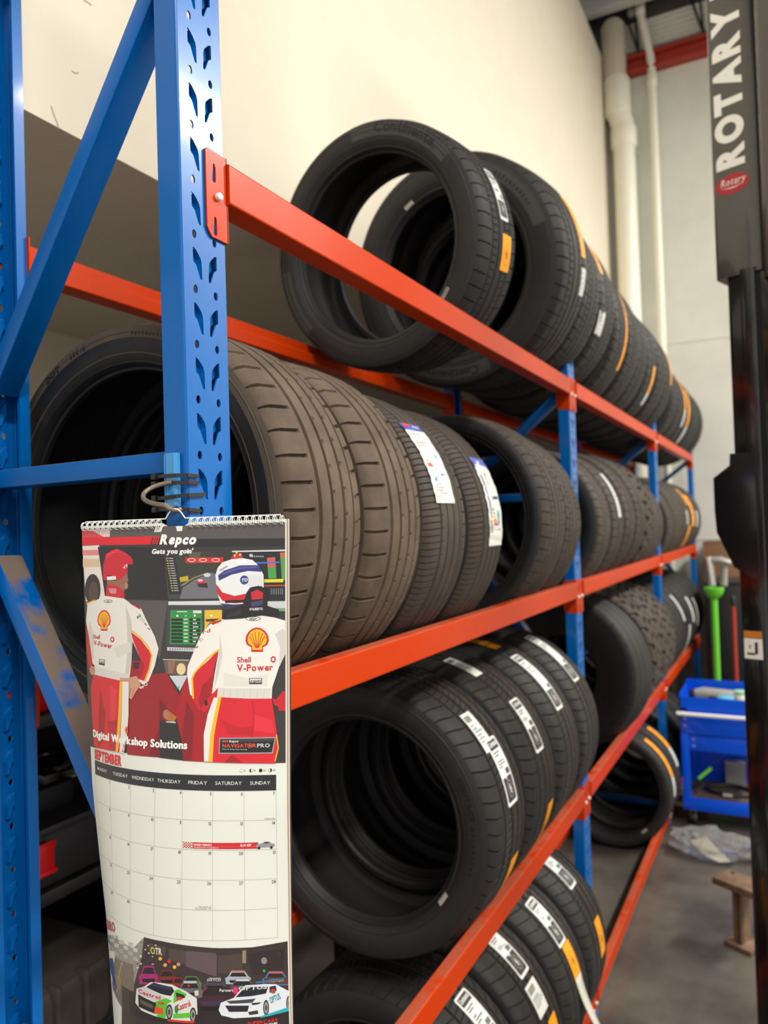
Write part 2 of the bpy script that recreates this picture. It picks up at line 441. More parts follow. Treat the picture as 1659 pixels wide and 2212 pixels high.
for i in range(4):
    t = thing('rack_upright', FRAME_TXT[i], 'rack upright', (0, i*L, 0), group='uprights of the tyre rack')
    me = POST_TALL if i == 0 else POST_SHORT
    add_post(me, t, False); add_post(me, t, True)
    top = 3.3 if i == 0 else 2.3
    brace(t, 'strut', (-.02, 1.91), (-.492, 1.91)); brace(t, 'strut', (-.02, .97), (-.492, .97)); brace(t, 'strut', (-.02, .10), (-.492, .10))
    if i == 0:
        brace(t, 'diagonal_brace', (-.032, 2.632), (-.482, 2.062)); brace(t, 'strut', (-.02, 2.85), (-.492, 2.85))
    else:
        brace(t, 'diagonal_brace', (-.032, 2.29), (-.482, 1.95))
    brace(t, 'diagonal_brace', (-.032, 1.135), (-.482, 1.775)); brace(t, 'diagonal_brace', (-.032, .82), (-.482, .18))
    for x, y in ((-.02, .02), (XR+.02, .02+SK)):
        MB().bbox(x-.03, x+.03, y-.043, y+.043, 0, .006, .002).build('foot_plate', M['blue_paint'], t)

def connector(parent, y0, z, side, rear):
    """angle plate hooked on the post: side=+1 for a beam that leaves the post towards +y"""
    m = Matrix.Identity(4)
    w = .0445; b = .008; h0, h1 = z-.115, z+.008
    # front leg in local (u along y away from the post centre edge, z)
    u0, u1 = 0, w
    poly = [(u0+.004, h0+.006), (u0+.010, h0), (u1, h0), (u1, h1), (u0+.004, h1), (u0, h1-.004), (u0, h0+.012)]
    mb = MB()
    def X(x): return x if not rear else XR-x
    def Y(u): return y0+side*u
    def tri_plate(poly, holes, x0, x1):
        bm = bmesh.new(); es = []
        for lp in [poly]+holes:
            vs = [bm.verts.new((0, p[0], p[1])) for p in lp]; es += [bm.edges.new((vs[i], vs[(i+1) % len(vs)])) for i in range(len(vs))]
        bmesh.ops.triangle_fill(bm, use_beauty=True, edges=es, normal=(1, 0, 0))
        def inside(pt, pl):
            c = False
            for i in range(len(pl)):
                (a1, b1), (a2, b2) = pl[i-1], pl[i]
                if (b1 > pt[1]) != (b2 > pt[1]) and pt[0] < (a2-a1)*(pt[1]-b1)/(b2-b1)+a1: c = not c
            return c
        dead = [f for f in bm.faces if any(inside((f.calc_center_median().y, f.calc_center_median().z), h) for h in holes)]
        if dead: bmesh.ops.delete(bm, geom=dead, context='FACES_ONLY')
        r = bmesh.ops.extrude_face_region(bm, geom=bm.faces[:])
        for v in r['geom']:
            if isinstance(v, bmesh.types.BMVert): v.co.x = 1
        for v in bm.verts: v.co = Vector((X(x0 if v.co.x < .5 else x1), Y(v.co.y), v.co.z))
        mb.bm(bm)
    def trap(cz): return [(.0125, cz-.013), (.0145, cz-.0155), (.0185, cz-.0155), (.0205, cz-.013), (.0205, cz+.005), (.0185, cz+.011), (.0155, cz+.011)]
    holes = [trap(z-.021), trap(z-.096)] if not rear else []
    tri_plate(poly, holes, .0022, .0048)
    # side leg
    mb.prism([(X(.0048), h1), (X(.0048), h0), (X(-.040), h0+.006), (X(-.044), h0+.03), (X(-.044), h1-.004)], 'y', Y(w-.0015), Y(w+.0012))
    o = mb.build('connector', M['orange_paint'], parent, smooth=30)
    p = MB().lathe([(.0055, 0), (.0055, .006), (.0042, .0075)], axis='x', seg=16)
    pin = p.build('pin', M['white_pin'], o); pin.location = (X(.0035), Y(.0235), z-.055)
    if rear: pin.rotation_euler = (0, 0, PI)
    return o
SHELF = {'A': 'top', 'B': 'second', 'C': 'third', 'D': 'lowest'}
BAY = ['nearest bay', 'middle bay', 'far bay']
for lv, z in ZLEV.items():
    for i in range(3):
        for rear in (False, True):
            sk = SK if rear else 0
            t = thing('rack_rail', 'orange %s beam of the %s shelf in the %s' % ('rear' if rear else 'front', SHELF[lv], BAY[i]), 'rack rail', (0, 0, 0),
                      group='%s beams of the rack' % ('rear' if rear else 'front'))
            ya, yb = i*L+PW1+sk+.0035, (i+1)*L+PW0+sk-.0035
            prof = [(.010, z), (.010, z-BH), (-.034, z-BH), (-.034, z-.029), (-.020, z-.0255), (-.020, z)]
            # small bends on the edges
            def rnd(P, r=.003):
                out = []
                for k in range(len(P)):
                    a, b, c = Vector(P[k-1]), Vector(P[k]), Vector(P[(k+1) % len(P)])
                    out += [tuple(b+(a-b).normalized()*r), tuple(b+((a-b).normalized()+(c-b).normalized())*r*.3), tuple(b+(c-b).normalized()*r)]
                return out
            prof = rnd(prof)
            if rear: prof = [(XR-x, zz) for x, zz in prof][::-1]
            o = MB().prism(prof, 'y', ya, yb).build('beam_section', M['orange_paint'], t, smooth=None)
            connector(t, i*L+PW1+sk-.0433+.0025, z, 1, rear)
            connector(t, (i+1)*L+PW0+sk+.0433-.0025, z, -1, rear)
# ------------------------------------------------------------------ tyres
def tread_mesh(R, W, pat):
    tw = .455*W
    gd = pat.get('gd', .007); N = pat['N']; f = pat.get('f', .12)
    S = {-1.0, 1.0}
    for c, h in pat['grooves']: S |= {c-h, c-h+.018, c+h-.018, c+h}
    for r in pat.get('lat', []): S |= {r[0], r[0]+.02 if r[0] > -1 else r[0], r[1], r[1]-.02 if r[1] < 1 else r[1]}
    k = -1.0
    while k < 1: S.add(round(k, 4)); k += .1
    S = sorted(S); S = [s for i, s in enumerate(S) if i == 0 or s-S[i-1] > .004]
    fr = [0, .5-f, .5-f+.04, .5-.04, .5, 1-f, 1-f+.04, .96]
    fa = [0, 0, 0, 0, 0, 0, 1, 1]; fb = [0, 0, 1, 1, 0, 0, 0, 0]
    warp = pat.get('warp', lambda s: 0)
    nj = N*len(fr); V = np.zeros((len(S)+2, nj, 3))
    lat_eps = 1e-4
    for i, s in enumerate(S):
        base = R-.006*s*s-.014*max(0, (abs(s)-.80)/.20)**2
        g = 0
        for c, h in pat['grooves']:
            if abs(s-c) <= h-.018+lat_eps: g = gd
        mode = ''
        dep = 0
        for r in pat.get('lat', []):
            lo = r[0]+(.02 if r[0] > -1 else 0)-lat_eps; hi = r[1]-(.02 if r[1] < 1 else 0)+lat_eps
            if lo <= s <= hi: mode = r[2]; dep = r[3]
        for j in range(nj):
            q, m = divmod(j, len(fr)); th = 2*PI*(q+fr[m])/N+warp(s)
            l = (fa[m] if 'A' in mode else 0)+(fb[m] if 'B' in mode else 0)
            d = max(g, l*dep)
            r = base-d
            V[i+1, j] = (r*math.cos(th), s*tw, r*math.sin(th))
    for row, src, s in ((0, 1, -1), (len(S)+1, len(S), 1)):
        for j in range(nj):
            x, y, z = V[src, j]; k = (R-.036)/(R-.020)
            V[row, j] = (x*(R-.036)/math.hypot(x, z), s*(tw+.006), z*(R-.036)/math.hypot(x, z))
    n = len(S)+2; idx = np.arange(n*nj).reshape(n, nj); nx = np.roll(idx, -1, axis=1)
    F = np.stack([idx[:-1], idx[1:], nx[1:], nx[:-1]], -1).reshape(-1, 4)
    me = bpy.data.meshes.new('tread')
    me.vertices.add(n*nj); me.vertices.foreach_set('co', V.reshape(-1))
    me.loops.add(F.size); me.loops.foreach_set('vertex_index', F.reshape(-1).astype(np.int32))
    me.polygons.add(len(F)); me.polygons.foreach_set('loop_start', (np.arange(len(F))*4).astype(np.int32))
    me.update(calc_edges=True); me.validate()
    me.shade_smooth(); me.set_sharp_from_angle(angle=math.radians(28))
    return me
def side_y(W, R, Rb, r):
    """half width of the sidewall at radius r (outer surface)"""
    h = R-Rb; t = (r-Rb)/h
    pts = [(0, .40), (.06, .425), (.12, .455), (.16, .452), (.24, .474), (.42, .497), (.6, .5), (.78, .489), (.86, .478), (.9, .468)]
    for (a, ya), (b, yb) in zip(pts, pts[1:]):
        if t <= b: return W*(ya+(yb-ya)*max(0, (t-a))/(b-a))
    return W*.468
def carcass_mesh(R, W, Rb, seg=112):
    h = R-Rb
    half = [(R-.034, .4575*W+.004)]
    for t in (.86, .80, .78, .6, .42, .24, .16, .12, .06): half.append((Rb+t*h, side_y(W, R, Rb, Rb+t*h)))
    half += [(Rb+.004, .405*W), (Rb, .395*W), (Rb-.001, .36*W), (Rb+.004, .335*W), (Rb+.018, .345*W), (Rb+.3*h, .43*W), (R-.055, .455*W), (R-.030, .41*W), (R-.022, .25*W)]
    prof = [(r, -y) for r, y in half]+[(R-.021, 0)]+[(r, y) for r, y in half[::-1]]
    mb = MB().lathe(prof, axis='y', seg=seg, cap=False)
    me = bpy.data.meshes.new('carcass'); me.from_pydata(mb.v, [], mb.f)
    bm = bmesh.new(); bm.from_mesh(me); bmesh.ops.recalc_face_normals(bm, faces=bm.faces[:]); bm.to_mesh(me); bm.free()
    me.update(); me.shade_smooth(); me.set_sharp_from_angle(angle=math.radians(40))
    rows = [1 if 4 <= i < len(prof)-5 else 0 for i in range(len(prof)-1)]     # 0: outer flank, 1: bead and inside
    me.polygons.foreach_set('material_index', np.repeat(rows, seg).astype(np.int32))
    return me
PAT = {
 'sport': dict(N=50, f=.16, grooves=[(-.30, .045), (.02, .04), (.33, .045), (.62, .03)], lat=[(-1, -.42, 'A', .006), (.64, 1, 'A', .006), (.36, .44, 'B', .003), (.05, .12, 'B', .003)], warp=lambda s: .05*s+.03*s*s),
 'ribbed': dict(N=72, f=.10, grooves=[(-.42, .04), (-.12, .03), (.18, .03), (.48, .03), (.60, .02)], lat=[(-1, -.46, 'AB', .005), (.62, 1, 'A', .005), (-.38, -.3, 'A', .004)], warp=lambda s: .02*s),
 'chevron': dict(N=58, f=.12, grooves=[(-.40, .035), (-.02, .045), (.30, .04), (.60, .03)], lat=[(-1, -.62, 'A', .006), (-.62, -.45, 'A', .005), (-.36, -.08, 'AB', .0035), (.05, .26, 'AB', .0035), (.36, .56, 'A', .004), (.64, 1, 'A', .006)], warp=lambda s: .16*(s+.45)**2*(1 if s > -.75 else 1)),
 'touring': dict(N=56, f=.10, grooves=[(-.48, .035), (-.16, .04), (.16, .04), (.48, .035)], lat=[(-1, -.54, 'A', .006), (.54, 1, 'A', .006), (-.44, -.24, 'AB', .003), (.24, .44, 'AB', .003)], warp=lambda s: .03*abs(s)),
 'slick': dict(N=40, f=.10, gd=.0025, grooves=[(-.5, .02), (0, .02), (.5, .02)], lat=[(-1, -.82, 'A', .003), (.82, 1, 'A', .003)]),
 'mud': dict(N=26, f=.26, gd=.010, grooves=[(-.52, .05), (0, .05), (.52, .05)], lat=[(-1, -.56, 'A', .012), (-.48, -.05, 'B', .009), (.05, .48, 'A', .009), (.56, 1, 'B', .012)], warp=lambda s: .05*math.sin(3*s)),
}
_cache = {}
def tyre_meshes(pat, R, W, Rb):
    k = (pat, R, W, Rb)
    if k not in _cache: _cache[k] = (tread_mesh(R, W, PAT[pat]), carcass_mesh(R, W, Rb))
    return _cache[k]
TYRES = {}
def tyre(key, label, pat, R, W, Rb, centre, yaw=0., lean=0., spin=0., skin='rubber', group=None):
    """axis along y; centre is the middle of the tyre; yaw about z, lean tips the top towards -y"""
    t = thing('tyre', label, 'tyre', centre, (0, 0, 0), group)
    t.rotation_mode = 'QUATERNION'
    t.rotation_quaternion = (Matrix.Rotation(-yaw, 3, 'Z') @ Matrix.Rotation(lean, 3, 'X')).to_quaternion()
    tr, ca = tyre_meshes(pat, R, W, Rb)
    a = bpy.data.objects.new('tread', tr); b = bpy.data.objects.new('carcass', ca)
    side = {'rubber': 'rubber_side', 'rubber_dusty': 'rubber_dusty_side', 'rubber_worn': 'rubber_side'}[skin]
    for o, mt in ((a, skin), (b, side)):
        COL.objects.link(o); o.parent = t; o.rotation_euler = (0, spin, 0)
        while len(o.data.materials) < (1 if o is a else 2): o.data.materials.append(None)
        o.material_slots[0].link = 'OBJECT'; o.material_slots[0].material = M[mt]
        if o is b: o.material_slots[1].link = 'OBJECT'; o.material_slots[1].material = M['liner' if skin != 'rubber' else 'rubber_side']
    TYRES[key] = dict(o=t, R=R, W=W, Rb=Rb, lean=lean)
    return t
ORD = ['first', 'second', 'third', 'fourth', 'fifth', 'sixth', 'seventh', 'eighth', 'ninth', 'tenth', 'eleventh', 'twelfth', 'thirteenth', 'fourteenth', 'fifteenth',
       'sixteenth', 'seventeenth', 'eighteenth', 'nineteenth', 'twentieth', 'twenty-first', 'twenty-second', 'twenty-third', 'twenty-fourth', 'twenty-fifth']
XC = -.255
def rest(lv, R, half=.2325): return ZLEV[lv]+math.sqrt(R*R-half*half)
RB20, RB19, RB18, RB17 = .254, .2413, .2286, .2159
# --- top shelf
g = 'tyres on the top shelf'
tyre('A1', 'upright black tyre with white and orange tread stickers, nearest on the top shelf', 'touring', .323, .235, .2375, (-.235, 1.085, rest('A', .323)), .10, .10, .3, group=g)
tyre('A2', 'large tyre with a wide dark opening, second on the top shelf', 'touring', .376, .272, .252, (-.228, 1.63, rest('A', .376)+.014), .10, .13, 1.1, group=g)
rng = random.Random(3)
ys = [1.958, 2.232, 2.505, 2.778, 3.05, 3.322, 3.594, 3.866, 4.335, 4.603, 4.87, 5.137, 5.404, 5.67, 5.94]
for k, yc in enumerate(ys):
    R, W, Rb = (.368, .27, RB20) if k < 8 else (.345, .258, RB19)
    up = .04 if k < 2 else .010 if k < 8 else .004
    tyre('A%d' % (k+3), '%s tyre from the near end of the top shelf' % ORD[k+2], 'touring', R, W, Rb, (XC+.008+(0 if k < 2 else rng.uniform(-.005, .008)), yc, rest('A', R)+up), .02, .03, rng.uniform(0, 6), group=g)
# --- second shelf
g = 'tyres on the second shelf'
tyre('B1', 'dusty brown wide tyre behind the near upright on the second shelf', 'sport', .335, .235, RB20, (XC-.01, .235, rest('B', .335)), .03, .0, .2, 'rubber_dusty', g)
tyre('B2', 'dusty brown sport tyre right beside the dusty tyre behind the near upright', 'sport', .332, .235, RB20, (XC-.012, .482, rest('B', .332)), .03, .0, .55, 'rubber_dusty', g)
tyre('B3', 'worn tyre on the second shelf with a crumpled white sticker with blue drops', 'ribbed', .322, .235, RB18, (XC-.008, .735, rest('B', .322)), .03, 0, .1, 'rubber_worn', g)
tyre('B4', 'worn tyre on the second shelf with a blue and white sticker beside an open gap', 'ribbed', .318, .225, RB18, (XC-.004, .985, rest('B', .318)), .03, 0, .7, 'rubber_worn', g)
tyre('B5', 'low profile tyre with a big dark opening facing the gap on the second shelf', 'touring', .332, .24, .262, (XC+.01, 1.50, rest('B', .332)), .05, 0, .2, 'rubber_worn', g)
tyre('B6', 'tyre squeezed against the second upright on the second shelf', 'touring', .325, .225, RB19, (XC+.005, 1.755, rest('B', .325)), .05, -.02, .9, 'rubber_worn', g)
spec = [(2.30, .315, .215, 'touring'), (2.56, .318, .22, 'touring'), (2.80, .325, .22, 'touring'), (3.06, .33, .22, 'touring'), (3.33, .33, .22, 'mud'), (3.60, .31, .215, 'touring'),
        (3.85, .305, .205, 'touring'), (4.33, .30, .205, 'touring'), (4.555, .31, .205, 'touring'), (4.78, .31, .205, 'touring'), (5.01, .315, .21, 'touring'), (5.24, .315, .21, 'touring'), (5.47, .315, .21, 'touring'), (5.70, .315, .21, 'touring'), (5.93, .315, .21, 'touring')]
for k, (yc, R, W, pt) in enumerate(spec):
    tyre('B%d' % (k+7), '%s tyre from the near end of the second shelf' % ORD[k+6], pt, R, W, RB18 if R > .31 else RB17, (XC+.005, yc, rest('B', R)), .04, 0, rng.uniform(0, 6), 'rubber_worn', g)
# --- third shelf
g = 'tyres on the third shelf'
lab = ['tyre with a large dark opening behind the calendar, nearest on the third shelf', 'second tyre from the calendar on the third shelf, long white sticker above an orange one',
       'third tyre from the calendar on the third shelf, chevron tread', 'fourth tyre from the calendar on the third shelf, beside the second upright']
for k in range(4):
    tyre('C%d' % (k+1), lab[k], 'chevron', .342, .272, RB19, (XC, .985+k*.285, rest('C', .342)), .01, 0, k*.7, group=g)
tyre('C6', 'smooth worn tyre with a bare glossy shoulder on the third shelf', 'slick', .358, .25, .168, (XC+.01, 2.875, rest('C', .358)), .20, 0, .2, group=g)
tyre('C7', 'chunky off-road tyre next to the smooth worn tyre on the third shelf', 'mud', .36, .26, RB17, (XC+.0, 3.25, rest('C', .36)), .04, 0, .2, 'rubber_worn', g)
tyre('C8', 'chunky off-road tyre beside the third upright on the third shelf', 'mud', .36, .26, RB17, (XC+.0, 3.55, rest('C', .36)), .04, 0, .9, 'rubber_worn', g)
tyre('C9', 'off-road tyre pressed against the third upright on the third shelf', 'mud', .355, .25, RB17, (XC+.0, 3.84, rest('C', .355)), .04, 0, 1.7, 'rubber_worn', g)
for k, yc in enumerate((4.34, 4.59, 4.84, 5.09, 5.34, 5.59, 5.84)):
    tyre('C%d' % (k+10), '%s tyre from the near end of the third shelf' % ORD[k+8], 'touring', .33, .225, RB18, (XC, yc, rest('C', .33)), .04, 0, rng.uniform(0, 6), group=g)
# --- lowest shelf
g = 'tyres on the lowest shelf'
lab = ['dark tyre low down behind the calendar foot, nearest on the lowest shelf', 'second tyre from the calendar on the lowest shelf with two white stickers',
       'third tyre from the calendar on the lowest shelf, its last white sticker peeling', 'fourth tyre from the calendar on the lowest shelf, by the second upright']
for k in range(4):
    tyre('D%d' % (k+1), lab[k], 'chevron', .342, .272, RB19, (XC, .985+k*.285, rest('D', .342)), .01, 0, k*.9, group=g)
tyre('D6', 'tyre with a dark opening on the lowest shelf in the middle bay, nearer orange band', 'slick', .317, .21, .250, (-.225, 3.685, rest('D', .317)+.012), .02, -.03, .1, group=g)
tyre('D7', 'tyre on the lowest shelf against the third upright, farther orange band', 'slick', .317, .20, .250, (-.225, 3.905, rest('D', .317)+.012), .02, -.03, .6, group=g)
for k, yc in enumerate((4.34, 4.59, 4.84)):
    tyre('D%d' % (k+8), ['dark tyre just beyond the third upright on the lowest shelf', 'middle tyre of three on the lowest shelf in the far bay', 'farthest tyre on the lowest shelf'][k], 'touring', .33, .235, RB17, (XC, yc, rest('D', .33)), .02, 0, k*1.1, group=g)
# thin coloured factory lines round the treads of the new tyres
_pl = MB()
mat('line_red', (104, 52, 46), .6); mat('line_green', (58, 78, 60), .6)
def ring_line(s_, R, W): 
    mb = MB(); r = R-.006*s_*s_+.0004; y = s_*.455*W
    mb.lathe([(r, y-.0011), (r, y+.0011)], axis='y', seg=96, cap=False); return mb
_lines = {}
for key in ['C1', 'C2', 'C3', 'C4', 'D1', 'D2', 'D3', 'D4']:
    T = TYRES[key]
    for s_, mt in ((.12, 'line_red'), (.20, 'line_green'), (.45, 'line_red')):
        if s_ not in _lines:
            o = ring_line(s_, T['R'], T['W']).build('painted_line', M[mt], T['o']); _lines[s_] = o.data
        else: mesh_obj('painted_line', _lines[s_], None, T['o'])
# ------------------------------------------------------------------ stickers and lettering on the tyres
WHITE, INK, ORANGE = (228, 230, 222), (46, 44, 44), (250, 160, 8)
def horse(p, cx, cy, k, rgb, layer):
    """small prancing-horse emblem in a ring; k = scale (metres), cx along, cy across"""
    pts = [(-.2, -.95), (.05, -.8), (.1, -.5), (.3, -.3), (.15, -.05), (.55, .1), (.6, .25), (.1, .2), (.2, .5), (.55, .75), (.3, .8), (-.05, .55), (-.2, .75), (-.35, .7), (-.2, .35), (-.3, -.1), (-.55, -.1), (-.5, -.25), (-.2, -.35), (-.3, -.6)]
    p.poly([(cx+y*k, cy+x*k) for x, y in pts], rgb, layer)
def sticker(key, a0, a1, yc, w, style, parent_name='sticker', lift0=.0012):
    """strip glued round the tread from angle a0 down to a1 (degrees, 0 = front, 90 = top), yc across the tread"""
    T = TYRES[key]; R = T['R']; ln = abs(a0-a1)*PI/180*R; p = Print(); sgn = -1 if a1 < a0 else 1
    h = w/2
    def back(rgb, x0, x1, r=.006, layer=0):
        p.poly([(x0+r, -h), (x1-r, -h), (x1-r*.3, -h+r*.3), (x1, -h+r), (x1, h-r), (x1-r*.3, h-r*.3), (x1-r, h), (x0+r, h), (x0+r*.3, h-r*.3), (x0, h-r), (x0, -h+r), (x0+r*.3, -h+r*.3)], rgb, layer)
    rg = random.Random(sum(map(ord, key))+int(a0))
    def lines(x0, x1, n, rgb=INK, wide=.7):
        for i in range(n):
            x = x0+(x1-x0)*i/n; p.rect(x, -h*wide, x+(x1-x0)/n*.42, -h*wide+2*h*wide*rg.uniform(.35, 1), rgb, 2)
    if style == 'brand':
        back(WHITE, 0, ln)
        b = min(.030, ln*.2); p.poly([(.006, -h*.8), (b, -h*.8), (b, h*.8), (.006, h*.8)], INK, 1)
        tr, tw = text_tris('Continental', b*.42, 1, width=h*1.4)
        p.items.append(([[(b*.72-q[1], -h*.7+q[0]) for q in t] for t in tr], WHITE, 2))
        p.rect(b+.006, -h*.75, b+.009, h*.4, INK, 2); p.rect(b+.013, -h*.75, b+.016, h*.1, INK, 2)
        p.rect(b+.021, -h*.95, b+.0215, h*.95, INK, 1)
        e = ln-.010-2*h*.85
        lines(b+.028, min(b+.055, e-.02), 3)
        for i in range(9): p.rect(e-.018, h*.1+i*h*.08, e-.004, h*.1+i*h*.08+h*.045, INK, 2)
        p.poly([(e, -h*.82), (ln-.012, -h*.82), (ln-.008, -h*.7), (ln-.008, h*.7), (ln-.012, h*.82), (e, h*.82)], (52, 47, 46), 1)
        c = (e+ln-.008)/2
        p.disc(c, 0, h*.62, h*.5, (150, 145, 140), 2); p.disc(c, 0, h*.55, h*.44, (60, 55, 53), 3); horse(p, c, 0, h*.42, (205, 202, 196), 4)
    elif style == 'price':
        back((226, 226, 214), 0, ln, .001)
        for i in range(10): p.rect(.008, -h*.8+i*h*.12, .026, -h*.8+i*h*.12+h*.06, INK, 1)
        lines(.034, ln-.02, 6, (120, 122, 122), .8); p.rect(ln*.45, -h*.7, ln*.47, h*.6, (110, 190, 205), 2)
    elif style == 'orange':
        back(ORANGE, 0, ln, .004)
        c = ln*.55; p.disc(c, 0, h*.95, h*.62, (196, 120, 10), 1); p.disc(c, 0, h*.88, h*.56, ORANGE, 2); horse(p, c, 0, h*.5, (40, 30, 20), 3)
    elif style == 'band':
        back(ORANGE, 0, ln, .004)
        for i in range(3): p.rect(ln*(.2+.22*i), -h*.4, ln*(.2+.22*i)+.012, h*.3, (190, 115, 12), 1)
    elif style == 'bandwhite':
        back(ORANGE, 0, ln*.68, .002); back((214, 214, 206), ln*.68, ln, .002, 1)
    elif style == 'white':
        back((214, 214, 206), 0, ln, .003); lines(.012, ln-.01, max(3, int(ln/.018)), (176, 178, 174), .7)
    elif style == 'drops':
        back((222, 221, 208), 0, ln, .001); p.rect(0, -h, .022, h, (70, 80, 160), 1); p.rect(.002, -h*.8, .012, -h*.2, (200, 70, 60), 2)
        p.rect(.008, 0, .014, h*.8, (205, 208, 220), 2)
        for x, y in ((.075, -.3), (.135, -.25), (.08, .3)): p.poly([(x, y*h*1.6), (x+.012, y*h*1.6-.006), (x+.018, y*h*1.6), (x+.012, y*h*1.6+.006)], (90, 170, 215), 2)
        p.poly([(.100, -h*.75), (.116, -h*.75), (.116, -h*.3), (.100, -h*.5)], (216, 66, 40), 2); p.poly([(.092, -h*.7), (.100, -h*.7), (.100, -h*.5)], (220, 200, 60), 2)
        p.rect(.132, h*.2, .142, h*.6, INK, 2); p.rect(.142, -h*.6, .148, -h*.4, INK, 2); lines(.155, ln-.01, 5, (170, 168, 158), .85); lines(.03, .07, 5, (150, 150, 145), .8)
    elif style == 'blue':
        back((224, 223, 212), 0, ln, .001); p.rect(0, -h, .03, h, (86, 96, 178), 1); p.rect(.011, -h*.5, .021, h*.6, (205, 206, 226), 2)
        p.poly([(.05, -h*.75), (.05, -h*.6), (.16, -h*.55), (.16, -h*.7)], (60, 78, 160), 2)
        lines(.04, .085, 7, (150, 150, 146), .2); p.rect(.105, -h*.1, .113, h*.8, (50, 56, 110), 2)
        for i, c in enumerate(((60, 120, 50), (130, 170, 40), (220, 200, 50), (230, 130, 30), (215, 50, 35))): p.poly([(.135+i*.009, -h*.35), (.142+i*.009, -h*.35), (.142+i*.009, -h*.2+i*h*.09), (.135+i*.009, -h*.2+i*h*.09)], c, 2)
        p.poly([(.137, h*.35), (.175, h*.35), (.18, h*.5), (.137, h*.6)], (90, 165, 215), 2); p.rect(.178, h*.2, .188, h*.6, INK, 2)
        for i in range(8): p.rect(.165+i*.004, -h*.9, .167+i*.004, -h*.55, INK, 2)
    t0 = a0*PI/180
    crumple = .0025 if style in ('drops', 'blue') else 0
    def mp(x, y, l):
        t = t0+sgn*x/R; yy = yc+y; s = yy/(.455*T['W']); base = R-.006*s*s-.014*max(0, (abs(s)-.8)/.2)**2
        r = base+lift0+l+crumple*math.sin(x*210+y*60)*math.sin(x*97)*.5+(crumple*.5)
        return (r*math.cos(t), yy, r*math.sin(t))
    o = p.build(parent_name, mp, M['print_matt'], T['o'], .010, lift=.00022)
    o['label'] = {'brand': 'white brand sticker with horse emblem', 'price': 'white price sticker', 'orange': 'orange sticker with horse emblem', 'band': 'orange band sticker', 'bandwhite': 'orange and white band sticker',
                  'white': 'white sticker', 'drops': 'crumpled white sticker with blue drops', 'blue': 'white sticker with blue head'}[style]
    return o
for a in [('A1', 28, 3, .02, .05, 'brand'), ('A1', -3, -19, .030, .055, 'orange'),
          ('A2', 32, -1, .07, .045, 'band'), ('A2', -6, -19, .07, .045, 'white'), ('A4', 36, 13, -.07, .042, 'band'), ('A4', -10, -24, -.085, .055, 'white'),
          ('A5', 22, -30, .07, .042, 'band'), ('A8', -6, -38, .03, .05, 'bandwhite'), ('A10', 28, -8, .05, .045, 'band'), ('A11', 44, 19, .05, .05, 'white'), ('A13', 34, -26, -.02, .05, 'bandwhite'), ('A14', 22, -44, -.06, .05, 'bandwhite'),
          ('B3', 43, 8, -.018, .088, 'drops'), ('B4', 32, -9, .032, .092, 'blue'), ('B8', 40, 3, 0, .045, 'white'),
          ('B17', 12, -6, .03, .06, 'white'), ('B18', -8, -38, -.03, .06, 'band'), ('B19', 36, -9, -.03, .07, 'band'), ('B20', 12, -10, 0, .06, 'white'), ('B18', 46, 20, 0, .06, 'band'),
          ('C1', 48, 30, -.012, .055, 'price'), ('C1', 34.5, 7, .012, .066, 'brand'), ('C1', -16, -40, .045, .06, 'orange'),
          ('C2', 42, 16, .0, .066, 'brand'), ('C2', -10, -34, .06, .06, 'orange'), ('C2', 78, 60, -.03, .05, 'price'), ('C3', 86, 70, .0, .06, 'orange'),
          ('C3', 61, 25, .0, .066, 'brand'), ('C4', 69, 31, .0, .066, 'brand'),
          ('D1', 59, 31, .02, .066, 'brand'), ('D2', 66, 40, .01, .066, 'brand'), ('D2', 37, 23, .0, .07, 'price'), ('D2', 19, -6, .03, .06, 'orange'),
          ('D3', 57, 31, .0, .066, 'brand'), ('D3', 30.5, 14, .012, .06, 'orange'), ('D4', 69, 41, .0, .066, 'brand'), ('D4', 20, 0, .03, .06, 'orange'),
          ('D6', 58, 15, .0, .05, 'band'), ('D6', 14.5, -4, .0, .05, 'white'), ('D7', 62, 34, .0, .05, 'band'), ('D7', 33.5, 14, .0, .05, 'white'),
          ('C11', 44, 11, .03, .06, 'white'), ('C13', 32, 0, .0, .06, 'white'), ('C14', 26, -10, .02, .06, 'white'), ('C12', 2, -40, .0, .06, 'white')]:
    if a[0] in TYRES: sticker(*a)
# peeling end of a sticker on the lowest shelf
T = TYRES['D3']; R = T['R']
V, F = [], []
for i in range(9):
    t = (14-i*2.6)*PI/180; r = R+.0015+.06*(i/8)**2
    for s in (-1, 1): V.append((r*math.cos(t), .012+s*(.028-.012*(i/8)), r*math.sin(t)-.03*(i/8)))
for i in range(8): F.append((2*i, 2*i+1, 2*i+3, 2*i+2))
o = mesh_obj('peeling_sticker', from_lists('peeling_sticker', V, F, 60), M['letter_white'], T['o'])
md = o.modifiers.new('paper', 'SOLIDIFY'); md.thickness = .0008

